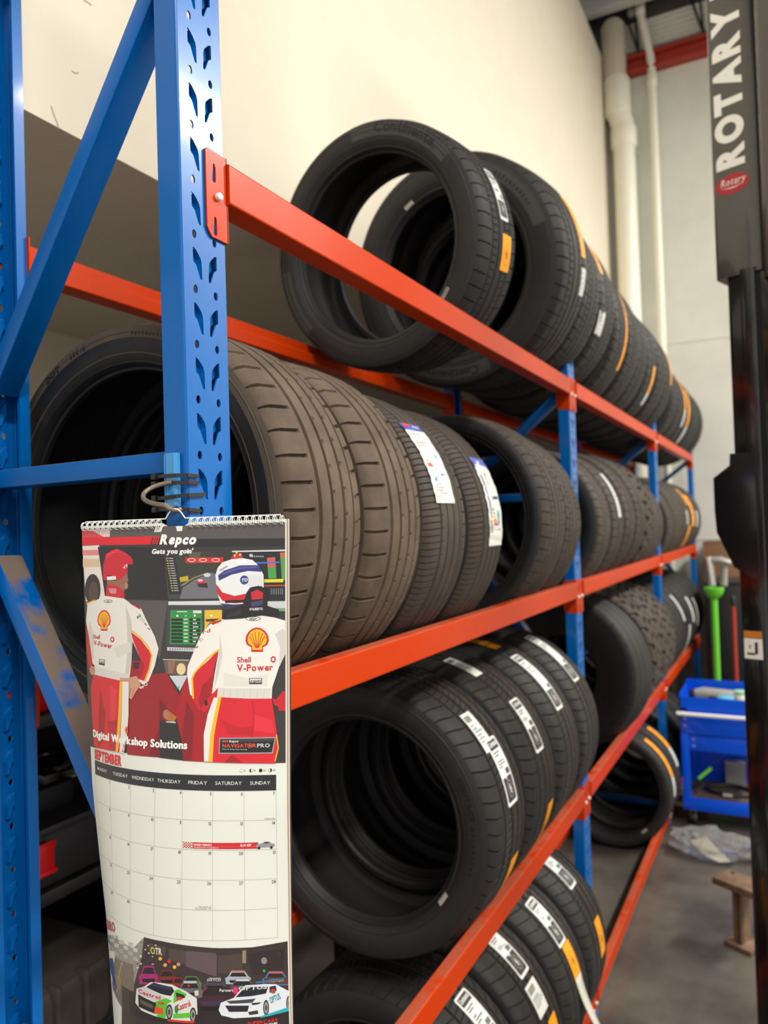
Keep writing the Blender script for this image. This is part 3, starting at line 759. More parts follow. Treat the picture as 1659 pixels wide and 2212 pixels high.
def ring_text(key, txt, mid_deg, r, h, mt, bold=1, near=True, name='raised_lettering', lift=.0006, inward=False, width=None):
    """lettering on the near sidewall, reading clockwise round the centre"""
    T = TYRES[key]; tr, w = text_tris(txt, h, bold, width=width)
    V, F = [], []
    for t in tr:
        n = len(V)
        for x, y in t:
            rr = r+(y if not inward else -y); a = mid_deg*PI/180+(-(x-w/2)/r if not inward else (x-w/2)/r)
            yy = -side_y(T['W'], T['R'], T['Rb'], rr)-lift
            V.append((rr*math.cos(a), yy, rr*math.sin(a)))
        F.append((n, n+1, n+2))
    o = mesh_obj(name, from_lists(name, V, F), M[mt], T['o'])
    md = o.modifiers.new('raise', 'SOLIDIFY'); md.thickness = .0006; md.offset = 0
    return o
def ring_panel(key, d0, d1, r0, r1):
    """matt textured field moulded into the flank"""
    T = TYRES[key]; V, F = [], []; n = 24
    for k in range(n+1):
        a = (d0+(d1-d0)*k/n)*PI/180
        for j in range(5):
            rr = r0+(r1-r0)*j/4; V.append((rr*math.cos(a), -side_y(T['W'], T['R'], T['Rb'], rr)-.0003, rr*math.sin(a)))
    for k in range(n):
        for j in range(4): F.append((k*5+j, k*5+j+1, (k+1)*5+j+1, (k+1)*5+j))
    mesh_obj('moulded_field', from_lists('moulded_field', V, F, 60), M['rubber_panel'], T['o'])
ring_panel('A1', 96, 34, .274, .312); ring_panel('A1', -140, -178, .274, .312); ring_panel('A2', 70, 14, .304, .345); ring_panel('A2', -70, -120, .304, .345)
ring_text('A1', 'Continental', 62, .283, .026, 'letter_rubber')
ring_text('A2', 'Continental', -95, .312, .026, 'letter_rubber')
ring_text('B1', 'DOT', 122, .305, .012, 'letter_rubber')
ring_text('C1', 'Continental', 118, .293, .024, 'letter_rubber'); ring_text('C1', 'CONTACT', 18, .290, .013, 'letter_rubber')
def ring_dashes(key, d0, d1, r, h, n):
    """worn moulded marks too small to read"""
    T = TYRES[key]; V, F = [], []; rg = random.Random(n)
    for k in range(n):
        a = (d0+(d1-d0)*k/n)*PI/180; w = .5*abs(d1-d0)/n*PI/180*rg.uniform(.5, 1.2); m = len(V); hh = h*rg.uniform(.6, 1)
        for da, dr in ((-w/2, 0), (w/2, 0), (w/2, hh), (-w/2, hh)):
            rr = r+dr; V.append((rr*math.cos(a+da), -side_y(T['W'], T['R'], T['Rb'], rr)-.0007, rr*math.sin(a+da)))
        F.append((m, m+1, m+2, m+3))
    mesh_obj('moulded_marks', from_lists('moulded_marks', V, F), M['letter_rubber'], T['o'])
ring_dashes('A2', 62, 24, .315, .014, 14); ring_dashes('B1', 84, 66, .307, .008, 12); ring_dashes('B1', 112, 104, .306, .010, 5); ring_dashes('B1', 158, 138, .303, .012, 8); ring_dashes('A1', 120, 100, .30, .008, 10); ring_dashes('A1', -95, -120, .285, .012, 9); ring_dashes('C1', 5, -18, .290, .010, 9)
for key, deg, r in (('C1', -36, .258), ('A1', -38, .262), ('A2', 118, .275), ('D6', -50, .262)):
    T = TYRES[key]; V, F = [], []
    for k in range(6):
        n = len(V); a = deg*PI/180+(k-2.5)*.022
        for da, dr in ((-.008, -.006), (.008, -.006), (.008, .006), (-.008, .006)):
            rr = r+dr; V.append((rr*math.cos(a+da), -side_y(T['W'], T['R'], T['Rb'], rr)-.0006, rr*math.sin(a+da)))
        F.append((n, n+1, n+2, n+3))
    mesh_obj('barcode_mark', from_lists('barcode_mark', V, F), M['letter_white'], T['o'])
# ring beads moulded into the near sidewalls
for key in ('A1', 'A2', 'B1', 'C1', 'B5', 'D6'):
    T = TYRES[key]; mb = MB()
    for f_ in (.30, .72):
        rr = T['Rb']+f_*(T['R']-T['Rb']); yy = -side_y(T['W'], T['R'], T['Rb'], rr)
        mb.lathe([(rr-.0016, yy+.0004), (rr-.0006, yy-.0009), (rr+.0006, yy-.0009), (rr+.0016, yy+.0004)], axis='y', seg=112, cap=False)
    mb.build('moulded_ring', M['rubber_side' if key != 'B1' else 'rubber_dusty_side'], T['o'])
# printed picture, month sheet and lettering of the calendar: (kind, layer, colour, outline in 0.01 mm on the sheet | text, x, y, height ...)
ART = [
('p',1,(54,50,49),(47,400,15486,400,28500,400,28500,28314,24118,28289,19293,28134,12269,27869,5740,27768,0,28166)),
('p',2,(88,82,80),(4757,400,28500,400,28500,2289,16984,2041,4762,1483)),
('p',3,(228,196,190),(28,400,4789,400,4719,1482,0,1545)),
('p',4,(214,66,76),(10,400,2101,735,3891,1547,0,1805)),
('p',2,(232,222,210),(0,2548,2997,2516,4147,8981,3913,9236,360,9733)),
('p',3,(226,132,128),(0,3101,2881,3093,2900,3775,0,3793)),
('p',3,(220,190,150),(0,4225,2989,4252,3100,5272,0,5262)),
('p',5,(222,20,36),(0,1493,11248,1562,10896,2579,0,2479)),
('p',6,(222,20,36),(11440,1567,11650,1573,11280,2554,11069,2550)),
('p',7,(222,20,36),(11764,1576,11973,1581,11606,2562,11395,2557)),
('p',8,(222,20,36),(12087,1584,12296,1590,11930,2569,11720,2565)),
('p',3,(236,231,222),(11592,400,12633,400,12373,1064,11385,1070)),
('p',3,(236,231,222),(14401,432,15352,428,15298,1049,14604,1062)),
('p',1,(205,202,196),(17019,400,17644,400,17651,400,17027,400)),
('p',1,(205,202,196),(18052,400,18671,400,18678,400,18060,400)),
('p',3,(205,202,196),(19076,400,19689,400,19696,431,19083,412)),
('p',3,(205,202,196),(20091,400,20699,400,20704,462,20097,443)),
('p',3,(205,202,196),(21097,400,21701,400,21705,493,21102,474)),
('p',3,(205,202,196),(22096,400,22695,400,22699,524,22100,505)),
('p',3,(205,202,196),(23087,400,23683,400,23686,554,23091,536)),
('p',3,(205,202,196),(24073,400,24664,400,24667,584,24075,566)),
('p',3,(38,36,36),(16627,2064,28500,2274,28500,3241,16295,2999)),
('t',9,(246,244,238),'Repco',0.12232,0.02527,0.01088,2,0.22,0.04913,0.0243),
('p',10,(32,30,31),(2768,2716,11484,2922,13211,3746,13666,9300,4054,9285)),
('p',11,(64,66,72),(12950,3773,20179,3673,20625,9250,13664,9235)),
('p',12,(54,56,48),(13213,3811,20179,3705,20222,5902,17101,6408,15160,7347,13891,7656)),
('p',13,(90,86,70),(16313,3649,17913,3652,17594,4968,16533,5109)),
('p',13,(112,111,118),(15217,9243,20625,9250,20404,6464,19020,6120,15706,7514)),
('p',14,(60,58,56),(15414,8059,17158,6961,19056,6274,18987,6125,17070,6819,15307,7926)),
('p',15,(170,160,60),(15380,7712,17134,6773,18866,6242,18830,6151,17086,6685,15322,7629)),
('p',16,(40,39,42),(13032,3987,14365,3965,15487,8636,13777,8721)),
('p',17,(214,180,60),(13227,4269,13451,4273,13455,4404,13232,4400)),
('p',17,(170,170,175),(13562,4275,14191,4287,14195,4401,13566,4389)),
('p',17,(214,180,60),(13297,4572,13520,4576,13524,4707,13301,4703)),
('p',17,(170,170,175),(13631,4578,14259,4589,14263,4703,13635,4692)),
('p',17,(214,180,60),(13366,4875,13589,4879,13593,5009,13370,5005)),
('p',17,(170,170,175),(13700,4881,14327,4891,14331,5005,13704,4995)),
('p',17,(214,180,60),(13435,5177,13658,5181,13662,5311,13439,5308)),
('p',17,(170,170,175),(13769,5183,14396,5193,14399,5307,13773,5297)),
('p',17,(214,180,60),(13504,5480,13727,5483,13731,5613,13509,5610)),
('p',17,(170,170,175),(13838,5485,14463,5494,14467,5608,13841,5598)),
('p',17,(214,180,60),(13573,5781,13796,5785,13800,5914,13577,5911)),
('p',17,(170,170,175),(13906,5786,14531,5795,14535,5909,13910,5900)),
('p',17,(214,180,60),(13642,6083,13864,6086,13868,6216,13646,6213)),
('p',17,(170,170,175),(13975,6087,14599,6096,14602,6209,13978,6201)),
('p',17,(214,180,60),(13711,6384,13933,6387,13937,6516,13715,6514)),
('p',17,(170,170,175),(14043,6388,14667,6396,14670,6510,14047,6501)),
('p',17,(214,180,60),(13780,6685,14001,6687,14005,6817,13784,6814)),
('p',17,(170,170,175),(14112,6688,14734,6696,14738,6809,14115,6802)),
('p',17,(214,180,60),(13848,6985,14069,6987,14073,7117,13852,7114)),
('p',17,(170,170,175),(14180,6989,14801,6996,14805,7109,14183,7102)),
('p',17,(214,180,60),(13917,7285,14138,7287,14142,7416,13921,7414)),
('p',17,(170,170,175),(14248,7288,14869,7295,14872,7408,14251,7401)),
('p',17,(214,180,60),(13985,7585,14206,7587,14210,7716,13989,7714)),
('p',17,(170,170,175),(14316,7588,14936,7594,14939,7707,14319,7701)),
('p',17,(214,180,60),(14053,7884,14273,7886,14277,8015,14057,8013)),
('p',17,(170,170,175),(14383,7887,15003,7892,15006,8005,14387,8000)),
('p',17,(214,180,60),(14121,8183,14341,8185,14345,8313,14125,8312)),
('p',17,(170,170,175),(14451,8185,15070,8191,15073,8303,14454,8298)),
('p',14,(206,44,40),(15829,4287,20845,4347,20788,5034,15955,4937)),
('p',15,(240,214,200),(17231,4606,17201,4683,17110,4749,16970,4797,16796,4820,16611,4817,16435,4787,16291,4733,16195,4663,16161,4585,16191,4508,16283,4442,16424,4394,16598,4371,16784,4375,16959,4405,17102,4459,17197,4528)),
('p',16,(206,44,40),(17124,4604,17100,4654,17027,4696,16914,4726,16776,4740,16627,4738,16487,4718,16372,4683,16296,4638,16268,4587,16293,4538,16366,4496,16480,4465,16619,4451,16768,4454,16908,4474,17022,4509,17097,4554)),
('p',15,(240,214,200),(18725,4637,18695,4714,18606,4780,18468,4827,18297,4850,18114,4847,17942,4816,17800,4763,17707,4693,17673,4615,17703,4539,17793,4473,17932,4425,18103,4402,18286,4406,18459,4437,18599,4490,18692,4560)),
('p',16,(206,44,40),(18620,4635,18596,4684,18525,4726,18414,4756,18277,4771,18131,4768,17993,4748,17880,4713,17805,4668,17778,4618,17803,4569,17875,4526,17987,4496,18124,4482,18270,4485,18408,4505,18520,4540,18594,4585)),
('p',15,(240,214,200),(20370,4673,20341,4749,20252,4814,20116,4861,19948,4885,19768,4881,19598,4851,19459,4797,19367,4728,19334,4650,19364,4574,19453,4508,19590,4461,19759,4438,19939,4442,20108,4472,20247,4526,20338,4595)),
('p',16,(206,44,40),(20267,4670,20243,4719,20172,4761,20063,4791,19928,4805,19784,4802,19649,4782,19537,4747,19464,4702,19438,4652,19462,4604,19534,4562,19643,4532,19779,4518,19923,4521,20058,4541,20169,4575,20241,4620)),
('p',17,(196,166,34),(15140,6653,16304,6492,16339,7104,15265,7219)),
('p',16,(206,206,210),(19217,6443,19192,6525,19115,6595,18997,6647,18850,6673,18693,6670,18545,6639,18423,6584,18343,6510,18314,6428,18339,6346,18416,6275,18535,6223,18683,6197,18840,6200,18987,6231,19109,6287,19188,6360)),
('p',16,(196,54,48),(18594,7264,18561,7384,18461,7488,18306,7564,18113,7603,17907,7601,17712,7556,17551,7475,17444,7368,17405,7247,17438,7127,17539,7022,17696,6946,17890,6907,18097,6910,18291,6955,18451,7036,18556,7143)),
('p',17,(60,36,40),(17481,7456,18788,7395,18887,7955,17754,7860)),
('p',17,(220,200,200),(18259,7067,18239,7116,18180,7159,18088,7189,17974,7205,17852,7203,17737,7184,17643,7151,17581,7106,17559,7057,17579,7008,17639,6965,17731,6934,17845,6919,17967,6921,18081,6940,18175,6973,18237,7018)),
('p',2,(36,34,38),(21893,3715,28500,3669,28500,9547,26029,9494,25936,6575)),
('p',3,(214,214,212),(21891,3618,28500,3637,28500,3827,21894,3779)),
('p',3,(74,156,76),(26258,4554,27281,4484,27446,7002,26463,6997)),
('p',4,(206,96,86),(26258,4554,27281,4484,27348,5657,26361,5714)),
('p',3,(84,156,74),(27873,3960,28500,3954,28500,7269,28099,7252)),
('p',4,(190,110,60),(27873,3960,28500,3954,28500,4587,27906,4594)),
('p',3,(150,150,150),(24428,4239,24595,4243,24596,4450,24429,4446)),
('p',3,(150,150,150),(24678,4245,24845,4250,24847,4456,24680,4452)),
('p',3,(150,150,150),(24928,4252,25095,4256,25096,4462,24930,4458)),
('p',3,(150,150,150),(25178,4258,25345,4262,25346,4468,25180,4464)),
('p',3,(150,150,150),(25428,4264,25594,4268,25595,4474,25429,4470)),
('p',3,(150,150,150),(25677,4270,25843,4274,25844,4481,25678,4477)),
('p',4,(226,216,52),(25938,7081,28263,7082,28262,7476,25939,7460)),
('p',5,(72,112,206),(23933,5040,27840,5036,27840,5210,23935,5215)),
('p',3,(206,64,44),(25940,7775,28500,7772,28500,7929,25941,7917)),
('p',3,(150,152,156),(26761,8170,26826,8171,26828,8880,26762,8878)),
('p',3,(150,152,156),(26990,8175,27055,8176,27056,8884,26991,8883)),
('p',3,(150,152,156),(27218,8179,27284,8180,27284,8888,27219,8887)),
('p',3,(150,152,156),(27447,8184,27512,8185,27512,8893,27447,8891)),
('p',3,(150,152,156),(27675,8188,27740,8189,27740,8897,27675,8896)),
('p',3,(150,152,156),(27903,8193,27968,8194,27967,8901,27902,8900)),
('p',3,(150,152,156),(28131,8197,28196,8199,28195,8906,28130,8905)),
('p',2,(86,80,78),(7265,9364,13578,9461,12680,16545,11873,15052,8333,10094)),
('p',2,(212,217,217),(13655,9541,20630,9519,20639,10025,13668,9975)),
('p',3,(66,64,66),(13521,10007,20639,10057,20063,15533,13544,15530)),
('p',4,(50,142,68),(13982,10586,18203,10571,18263,14671,14033,14635)),
('p',5,(225,220,215),(17036,10642,18118,10649,18125,10966,17044,10960)),
('p',5,(190,220,190),(14898,10714,16243,10718,16247,10845,14902,10842)),
('p',5,(236,231,222),(14821,11161,15092,11162,15099,11385,14828,11385)),
('p',5,(236,231,222),(17136,11135,17399,11136,17404,11358,17142,11357)),
('p',5,(236,231,222),(15955,11227,16204,11227,16206,11323,15957,11322)),
('p',5,(24,46,28),(14141,11578,15679,11576,15688,11894,14151,11897)),
('p',5,(200,220,200),(15823,11608,16356,11609,16360,11768,15827,11767)),
('p',5,(24,42,28),(16567,11578,18036,11583,18043,11900,16576,11895)),
('p',6,(205,215,205),(17027,11658,17447,11660,17450,11802,17031,11801)),
('p',5,(24,46,28),(14154,12009,15691,12005,15700,12323,14164,12328)),
('p',5,(200,220,200),(15835,12037,16368,12037,16372,12196,15839,12196)),
('p',5,(24,42,28),(16579,12006,18046,12010,18053,12326,16587,12323)),
('p',6,(205,215,205),(17038,12086,17597,12088,17600,12230,17042,12228)),
('p',5,(24,46,28),(14167,12439,15703,12434,15712,12752,14177,12758)),
('p',5,(200,220,200),(15847,12466,16379,12465,16383,12624,15851,12624)),
('p',5,(24,42,28),(16590,12434,18056,12437,18063,12752,16598,12750)),
('p',6,(205,215,205),(17049,12513,17746,12515,17750,12657,17052,12656)),
('p',5,(24,46,28),(14180,12870,15715,12863,15724,13179,14190,13188)),
('p',5,(200,220,200),(15859,12894,16391,12893,16395,13051,15863,13052)),
('p',5,(24,42,28),(16601,12861,18066,12863,18073,13178,16610,13177)),
('p',6,(205,215,205),(17060,12940,17478,12940,17482,13082,17063,13082)),
('p',5,(24,46,28),(14193,13299,15727,13290,15736,13607,14203,13617)),
('p',5,(200,220,200),(15871,13321,16402,13320,16406,13478,15875,13480)),
('p',5,(24,42,28),(16613,13288,18076,13288,18083,13603,16621,13604)),
('p',6,(205,215,205),(17071,13366,17628,13366,17631,13508,17074,13508)),
('p',5,(24,46,28),(14206,13728,15739,13718,15748,14034,14216,14046)),
('p',5,(200,220,200),(15883,13749,16413,13746,16418,13904,15887,13907)),
('p',5,(24,42,28),(16624,13714,18086,13713,18093,14028,16632,14030)),
('p',6,(205,215,205),(17081,13792,17777,13792,17780,13933,17085,13934)),
('p',5,(24,46,28),(14219,14157,15751,14144,15760,14460,14229,14474)),
('p',5,(200,220,200),(15894,14175,16425,14172,16429,14330,15899,14333)),
('p',5,(24,42,28),(16635,14140,18096,14138,18103,14452,16643,14455)),
('p',6,(205,215,205),(17092,14217,17510,14217,17513,14358,17096,14359)),
('p',4,(228,184,52),(18515,10605,20733,10595,20755,11856,19150,12158,18569,13022)),
('p',5,(236,231,222),(19266,11181,19539,11183,19544,11404,19271,11402)),
('p',5,(70,60,24),(18711,11682,20498,11617,19657,11972,18717,11966)),
('p',4,(192,197,207),(13676,14989,17409,15065,17333,15489,13688,15400)),
('p',5,(200,80,80),(14030,15142,14212,15139,14217,15298,14034,15300)),
('p',5,(90,120,190),(14358,15138,14540,15135,14545,15293,14363,15296)),
('p',5,(120,150,120),(14685,15133,14866,15131,14870,15289,14690,15291)),
('p',5,(200,80,80),(15010,15130,15189,15128,15194,15286,15014,15288)),
('p',5,(90,120,190),(15333,15126,15511,15125,15516,15282,15337,15284)),
('p',5,(120,150,120),(15654,15123,15832,15122,15836,15279,15658,15281)),
('p',5,(200,80,80),(15973,15121,16150,15119,16155,15277,15978,15278)),
('p',5,(90,120,190),(16291,15118,16467,15117,16472,15274,16296,15276)),
('p',5,(120,150,120),(16608,15116,16783,15115,16787,15273,16612,15274)),
('p',5,(200,80,80),(16923,15115,17097,15114,17101,15271,16927,15272)),
('p',3,(104,86,76),(13147,16487,16663,16560,16532,18280,13662,18180)),
('p',4,(232,206,150),(16232,17535,16203,17771,16104,17979,15949,18135,15755,18219,15546,18223,15346,18145,15180,17994,15069,17789,15025,17553,15055,17317,15155,17107,15313,16951,15508,16866,15718,16863,15917,16942,16081,17094,16190,17300)),
('p',4,(150,104,86),(13798,16601,14890,16582,14570,18002,13938,18173)),
('p',2,(204,208,212),(14071,18358,16532,18280,15525,20090)),
('p',3,(90,170,100),(15243,19551,15510,19545,15434,20014)),
('p',4,(230,220,180),(13146,16495,16661,16536,16662,16458,13146,16416)),
('p',2,(202,206,204),(26193,9685,28500,9703,28500,10502,26440,10459)),
('p',3,(120,160,120),(26277,10456,28500,10502,28500,10878,26278,10832)),
('t',17,(240,238,230),"Gets you goin'",0.11165,0.03738,0.00593,1,0.12,0.05618,0.0089),
('t',18,(240,238,230),"Gets you goin'",0.11223,0.03740,0.00593,1,0.12,0.05613,0.0090),
('p',5,(156,20,30),(8301,16769,9960,16785,10889,17790,11973,18229,13656,17991,14516,19256,15539,20634,15227,22194,15083,23435,13820,23484,13118,27873,8147,27958,7972,20813)),
('p',6,(122,14,24),(12819,21032,13967,22236,15083,23435,13820,23484,13118,27873,11489,27726,12923,24457)),
('p',6,(60,30,30),(8728,16912,9965,16945,10389,17649,8960,17707)),
('p',7,(42,38,38),(12897,23604,16007,23637,16224,28066,13026,27910)),
('p',8,(182,110,44),(13784,22243,15253,23121,14824,23754,13820,23484)),
('p',9,(178,116,90),(14240,22847,14219,23039,14148,23209,14035,23338,13894,23410,13742,23417,13596,23357,13475,23237,13393,23073,13360,22882,13381,22690,13453,22519,13567,22389,13709,22317,13862,22311,14007,22372,14127,22492,14208,22657)),
('p',9,(200,200,200),(13825,23639,15090,23667,15095,23836,13829,23794)),
('p',10,(170,20,30),(16198,18909,17890,17175,19070,16547,19925,17168,19525,22727,19128,28137,16172,28084,15938,25712,15026,22664,15539,20634)),
('p',11,(138,14,24),(16434,21234,17505,22755,17284,27954,16172,28084,15938,25712)),
('t',6,(232,226,218),'er',0.09854,0.20031,0.00381,1,0.00,0.00814,-0.1661),
('p',7,(226,200,196),(11059,19450,11046,19521,11003,19585,10937,19634,10854,19662,10764,19666,10679,19646,10609,19603,10562,19543,10544,19473,10558,19402,10601,19338,10668,19289,10752,19261,10841,19257,10926,19278,10995,19321,11041,19381)),
('p',8,(156,20,30),(10941,19456,10934,19494,10911,19528,10875,19554,10830,19570,10782,19572,10736,19561,10698,19537,10673,19505,10664,19468,10671,19429,10694,19395,10730,19369,10775,19353,10823,19351,10869,19363,10906,19386,10931,19418)),
('p',11,(44,34,32),(3203,8117,3115,8788,2865,9381,2476,9827,1992,10072,1470,10085,977,9862,581,9429,337,8835,276,8154,400,7471,688,6869,1097,6422,1576,6185,2070,6184,2524,6418,2888,6857,3124,7446)),
('p',12,(84,60,50),(2863,8492,2805,8956,2647,9366,2404,9673,2104,9841,1783,9848,1483,9693,1243,9394,1093,8986,1053,8519,1125,8050,1299,7636,1549,7329,1847,7165,2155,7162,2439,7322,2668,7623,2815,8030)),
('p',11,(150,100,80),(4367,6896,5926,6996,7561,5970,7794,6966,7315,7876,7078,8621,4372,7720)),
('p',12,(176,122,98),(7770,7627,7756,7774,7708,7904,7633,8000,7539,8051,7436,8051,7339,8000,7258,7904,7204,7775,7182,7628,7197,7480,7245,7351,7321,7254,7416,7203,7518,7204,7614,7255,7694,7351,7748,7480)),
('p',12,(204,22,40),(3677,5106,4124,3723,5000,3229,5899,3009,7021,3381,8066,4016,8425,4486,8399,5016,7620,5007,7688,6054,6569,6797,5970,7029,5743,6495,4364,6290,4277,6964,3678,6830)),
('p',13,(226,44,58),(4124,3723,5899,3009,6495,3221,5222,3604,4351,4436)),
('p',14,(236,90,90),(4351,3649,6075,3440,7498,3864,7518,3817,6078,3390,4339,3599)),
('p',13,(238,236,232),(4320,6492,5786,6428,5880,6862,4368,6930)),
('t',13,(240,220,220),'Vp',0.07136,0.05635,0.00366,1,0.00,0.00795,-0.8116),
('p',13,(204,24,42),(4325,7468,6155,7662,7245,8488,7220,9248,4147,8914)),
('p',14,(230,190,190),(4648,8003,5899,7996,5900,8080,4649,8087)),
('p',14,(230,190,190),(4741,8170,5902,8163,5903,8246,4741,8254)),
('p',14,(230,190,190),(4833,8337,5904,8329,5906,8413,4834,8421)),
('p',14,(230,190,190),(4925,8504,5907,8496,5909,8579,4926,8587)),
('p',14,(233,227,217),(728,10032,2706,9375,4147,8914,7219,9215,8222,9800,9764,10278,10498,11538,11013,12339,11926,13692,12525,15199,12039,17276,11223,19048,10447,19557,9306,18894,9589,18001,9951,16464,8659,14409,8555,16758,8258,19221,6703,19218,1662,18878,1994,17806,985,17210,561,14005,346,12134)),
('p',15,(206,199,188),(7491,9938,8426,11974,8659,14409,8471,16762,8172,18389,7588,18582,7931,14838)),
('p',16,(221,214,203),(5599,15257,8242,14503,8483,15630,6312,16536)),
('p',16,(222,215,205),(1703,17830,8236,18385,8258,19221,6703,19218,1662,18878)),
('p',15,(214,207,196),(9172,10740,10404,11701,10622,12345,9812,11870)),
('p',15,(214,207,198),(1077,12104,1841,13768,1741,16815,994,17040,649,14000)),
('p',16,(204,26,42),(7949,9736,8637,9895,9804,10277,9692,10539)),
('p',15,(240,180,30),(461,9902,2208,9384,2205,9520,616,10104)),
('p',17,(200,26,42),(384,12475,774,13823,1436,17175,1730,18670,693,18525,268,15390)),
('p',18,(196,140,112),(2034,18341,1993,18540,1885,18721,1722,18863,1522,18949,1310,18968,1110,18918,950,18805,851,18640,824,18446,874,18244,992,18060,1162,17917,1363,17832,1570,17815,1760,17868,1911,17984,2006,18148)),
('p',17,(210,26,42),(8419,13278,9880,14134,11109,15389,11634,16015,11296,17617,10672,19102,9241,18817,9589,18001,9951,16464,8761,14325)),
('p',18,(168,18,32),(9951,16464,10573,17163,10217,18612,9241,18817,9589,18001)),
('p',19,(243,184,22),(8346,13140,9798,13957,10928,15040,11489,16024,11192,17597,10568,19044,10774,19097,11400,17636,11701,16008,11108,14943,9948,13827,8481,12994)),
('p',20,(206,152,122),(6652,18896,7924,18886,9399,18521,10084,19542,9451,20323,8681,21406,8198,21118,8308,20310,7941,19561,6863,19207)),
('p',21,(150,96,76),(8547,19967,8275,21105,8381,21114,8652,19977)),
('p',21,(160,104,82),(9086,19937,8797,20912,8879,20922,9168,19948)),
('p',22,(214,26,42),(1663,18844,6703,19218,8259,19253,8298,20791,8070,24798,7688,27851,6496,27801,2564,27937,1346,27874,1073,23960,951,20601)),
('p',23,(168,16,30),(3059,20722,4136,23580,3589,26927,2399,27931,2699,23749)),
('p',23,(226,46,58),(4918,19900,6377,20441,5952,24200,5196,24117)),
('p',24,(184,20,34),(4673,24338,6436,23991,6247,27704,4946,27713)),
('p',23,(234,228,218),(7181,19285,8216,19288,8294,23188,8133,25586,7596,27893,6862,27820,7128,23284)),
('p',25,(243,184,22),(6728,19281,7181,19285,7082,23288,6814,26517,6546,27826,6148,27812,6568,23334)),
('p',24,(208,34,40),(7908,25552,7904,25376,7808,25299,7763,25136,7778,24944,7836,24772,7927,24653,8020,24612,8115,24637,8210,24738,8275,24899,8299,25087,8263,25257,8172,25351,8177,25527)),
('p',25,(247,190,24),(7931,25468,7927,25320,7848,25255,7812,25119,7823,24957,7871,24812,7946,24713,8022,24678,8099,24700,8178,24785,8231,24920,8251,25078,8221,25221,8147,25300,8150,25447)),
('p',26,(208,34,40),(8048,25376,7886,24953,7820,24971,7983,25393)),
('p',27,(208,34,40),(8056,25378,7937,24839,7870,24851,7989,25390)),
('p',28,(208,34,40),(8066,25379,8010,24770,7943,24778,7999,25387)),
('p',29,(208,34,40),(8079,25380,8105,24764,8039,24767,8012,25384)),
('p',30,(208,34,40),(8089,25381,8180,24823,8114,24823,8022,25381)),
('p',31,(208,34,40),(8095,25383,8235,24933,8170,24928,8030,25378)),
('t',24,(190,40,50),'V-Po',0.07503,0.27872,0.00348,1,0.00,0.01472,-1.1778),
('p',15,(208,34,40),(3239,13300,3243,12803,2802,12578,2617,12113,2715,11570,3009,11089,3443,10768,3866,10664,4282,10748,4694,11046,4965,11506,5051,12035,4881,12506,4468,12759,4470,13251)),
('p',16,(247,190,24),(3354,13064,3357,12647,2998,12458,2847,12067,2925,11612,3165,11209,3519,10939,3866,10852,4208,10922,4548,11172,4771,11559,4841,12004,4700,12400,4360,12612,4361,13026)),
('p',17,(208,34,40),(3790,12827,3097,11620,3027,11640,3721,12848)),
('p',18,(208,34,40),(3824,12830,3346,11299,3274,11312,3752,12843)),
('p',19,(208,34,40),(3870,12831,3685,11112,3613,11118,3797,12838)),
('p',20,(208,34,40),(3930,12833,4116,11105,4044,11103,3856,12832)),
('p',21,(208,34,40),(3975,12835,4443,11280,4374,11271,3903,12827)),
('p',22,(208,34,40),(4005,12837,4676,11592,4610,11576,3937,12822)),
('t',18,(206,40,48),'Shell',0.01796,0.14328,0.00474,1,0.00,0.01304,0.0003),
('t',19,(206,40,48),'V-Power',0.01826,0.15121,0.00576,1,0.00,0.03457,0.0820),
('p',20,(206,40,48),(5702,14264,5683,14383,5624,14490,5533,14571,5419,14617,5297,14622,5181,14586,5086,14512,5024,14410,5001,14293,5022,14173,5082,14066,5175,13985,5290,13939,5411,13934,5525,13971,5618,14045,5680,14147)),
('p',21,(238,230,222),(5517,14272,5508,14328,5480,14379,5438,14418,5384,14439,5328,14442,5274,14424,5230,14389,5201,14341,5190,14285,5200,14228,5228,14177,5271,14138,5324,14117,5381,14114,5434,14132,5478,14167,5507,14216)),
('p',15,(30,27,27),(2853,16838,3979,16864,3977,17594,2841,17541)),
('p',16,(225,220,212),(2960,16914,3877,16937,3875,17336,2953,17316)),
('t',17,(30,27,27),'rpm',0.03035,0.17276,0.00217,1,0.00,0.00763,-0.0027),
('p',15,(30,27,27),(5299,9568,5256,9643,5131,9710,4938,9761,4698,9791,4440,9795,4196,9773,3996,9728,3864,9665,3818,9591,3864,9515,3995,9448,4195,9396,4438,9366,4695,9363,4934,9385,5128,9431,5255,9494)),
('p',16,(225,220,212),(5209,9569,5171,9627,5061,9678,4891,9718,4681,9741,4456,9745,4243,9729,4068,9694,3953,9646,3913,9589,3953,9531,4067,9479,4242,9439,4454,9415,4679,9412,4889,9429,5059,9464,5170,9513)),
('t',17,(30,27,27),'djr',0.04266,0.09684,0.00201,1,0.20,0.00602,-0.0160),
('t',16,(30,27,27),'pi',0.09319,0.11585,0.00325,1,0.00,0.00568,-0.4253),
('p',16,(30,27,27),(10378,12221,10682,12459,10763,12389,10460,12151)),
('p',15,(30,27,27),(10837,12784,11194,12988,11260,12909,10903,12705)),
('p',11,(239,234,225),(20836,11699,23166,11412,25301,11255,27253,11600,28500,11971,28500,15861,27735,17392,26939,19695,26877,20955,24067,20921,20403,20755,19647,20297,19941,18100,20397,15456,19070,16547,17224,18116,17089,19673,17463,20937,16900,20451,16441,18126,16504,17187,17328,15301,18148,13414,19321,12191)),
('p',12,(212,206,196),(20529,13424,20903,15770,20442,18099,19969,19647,20103,17789,20480,15457)),
('p',12,(214,208,199),(27254,13504,28221,12897,28500,13219,28500,15861,27735,17238,27897,15070)),
('p',12,(228,222,212),(21103,17945,24050,18581,26458,18146,26301,19532,21126,19491)),
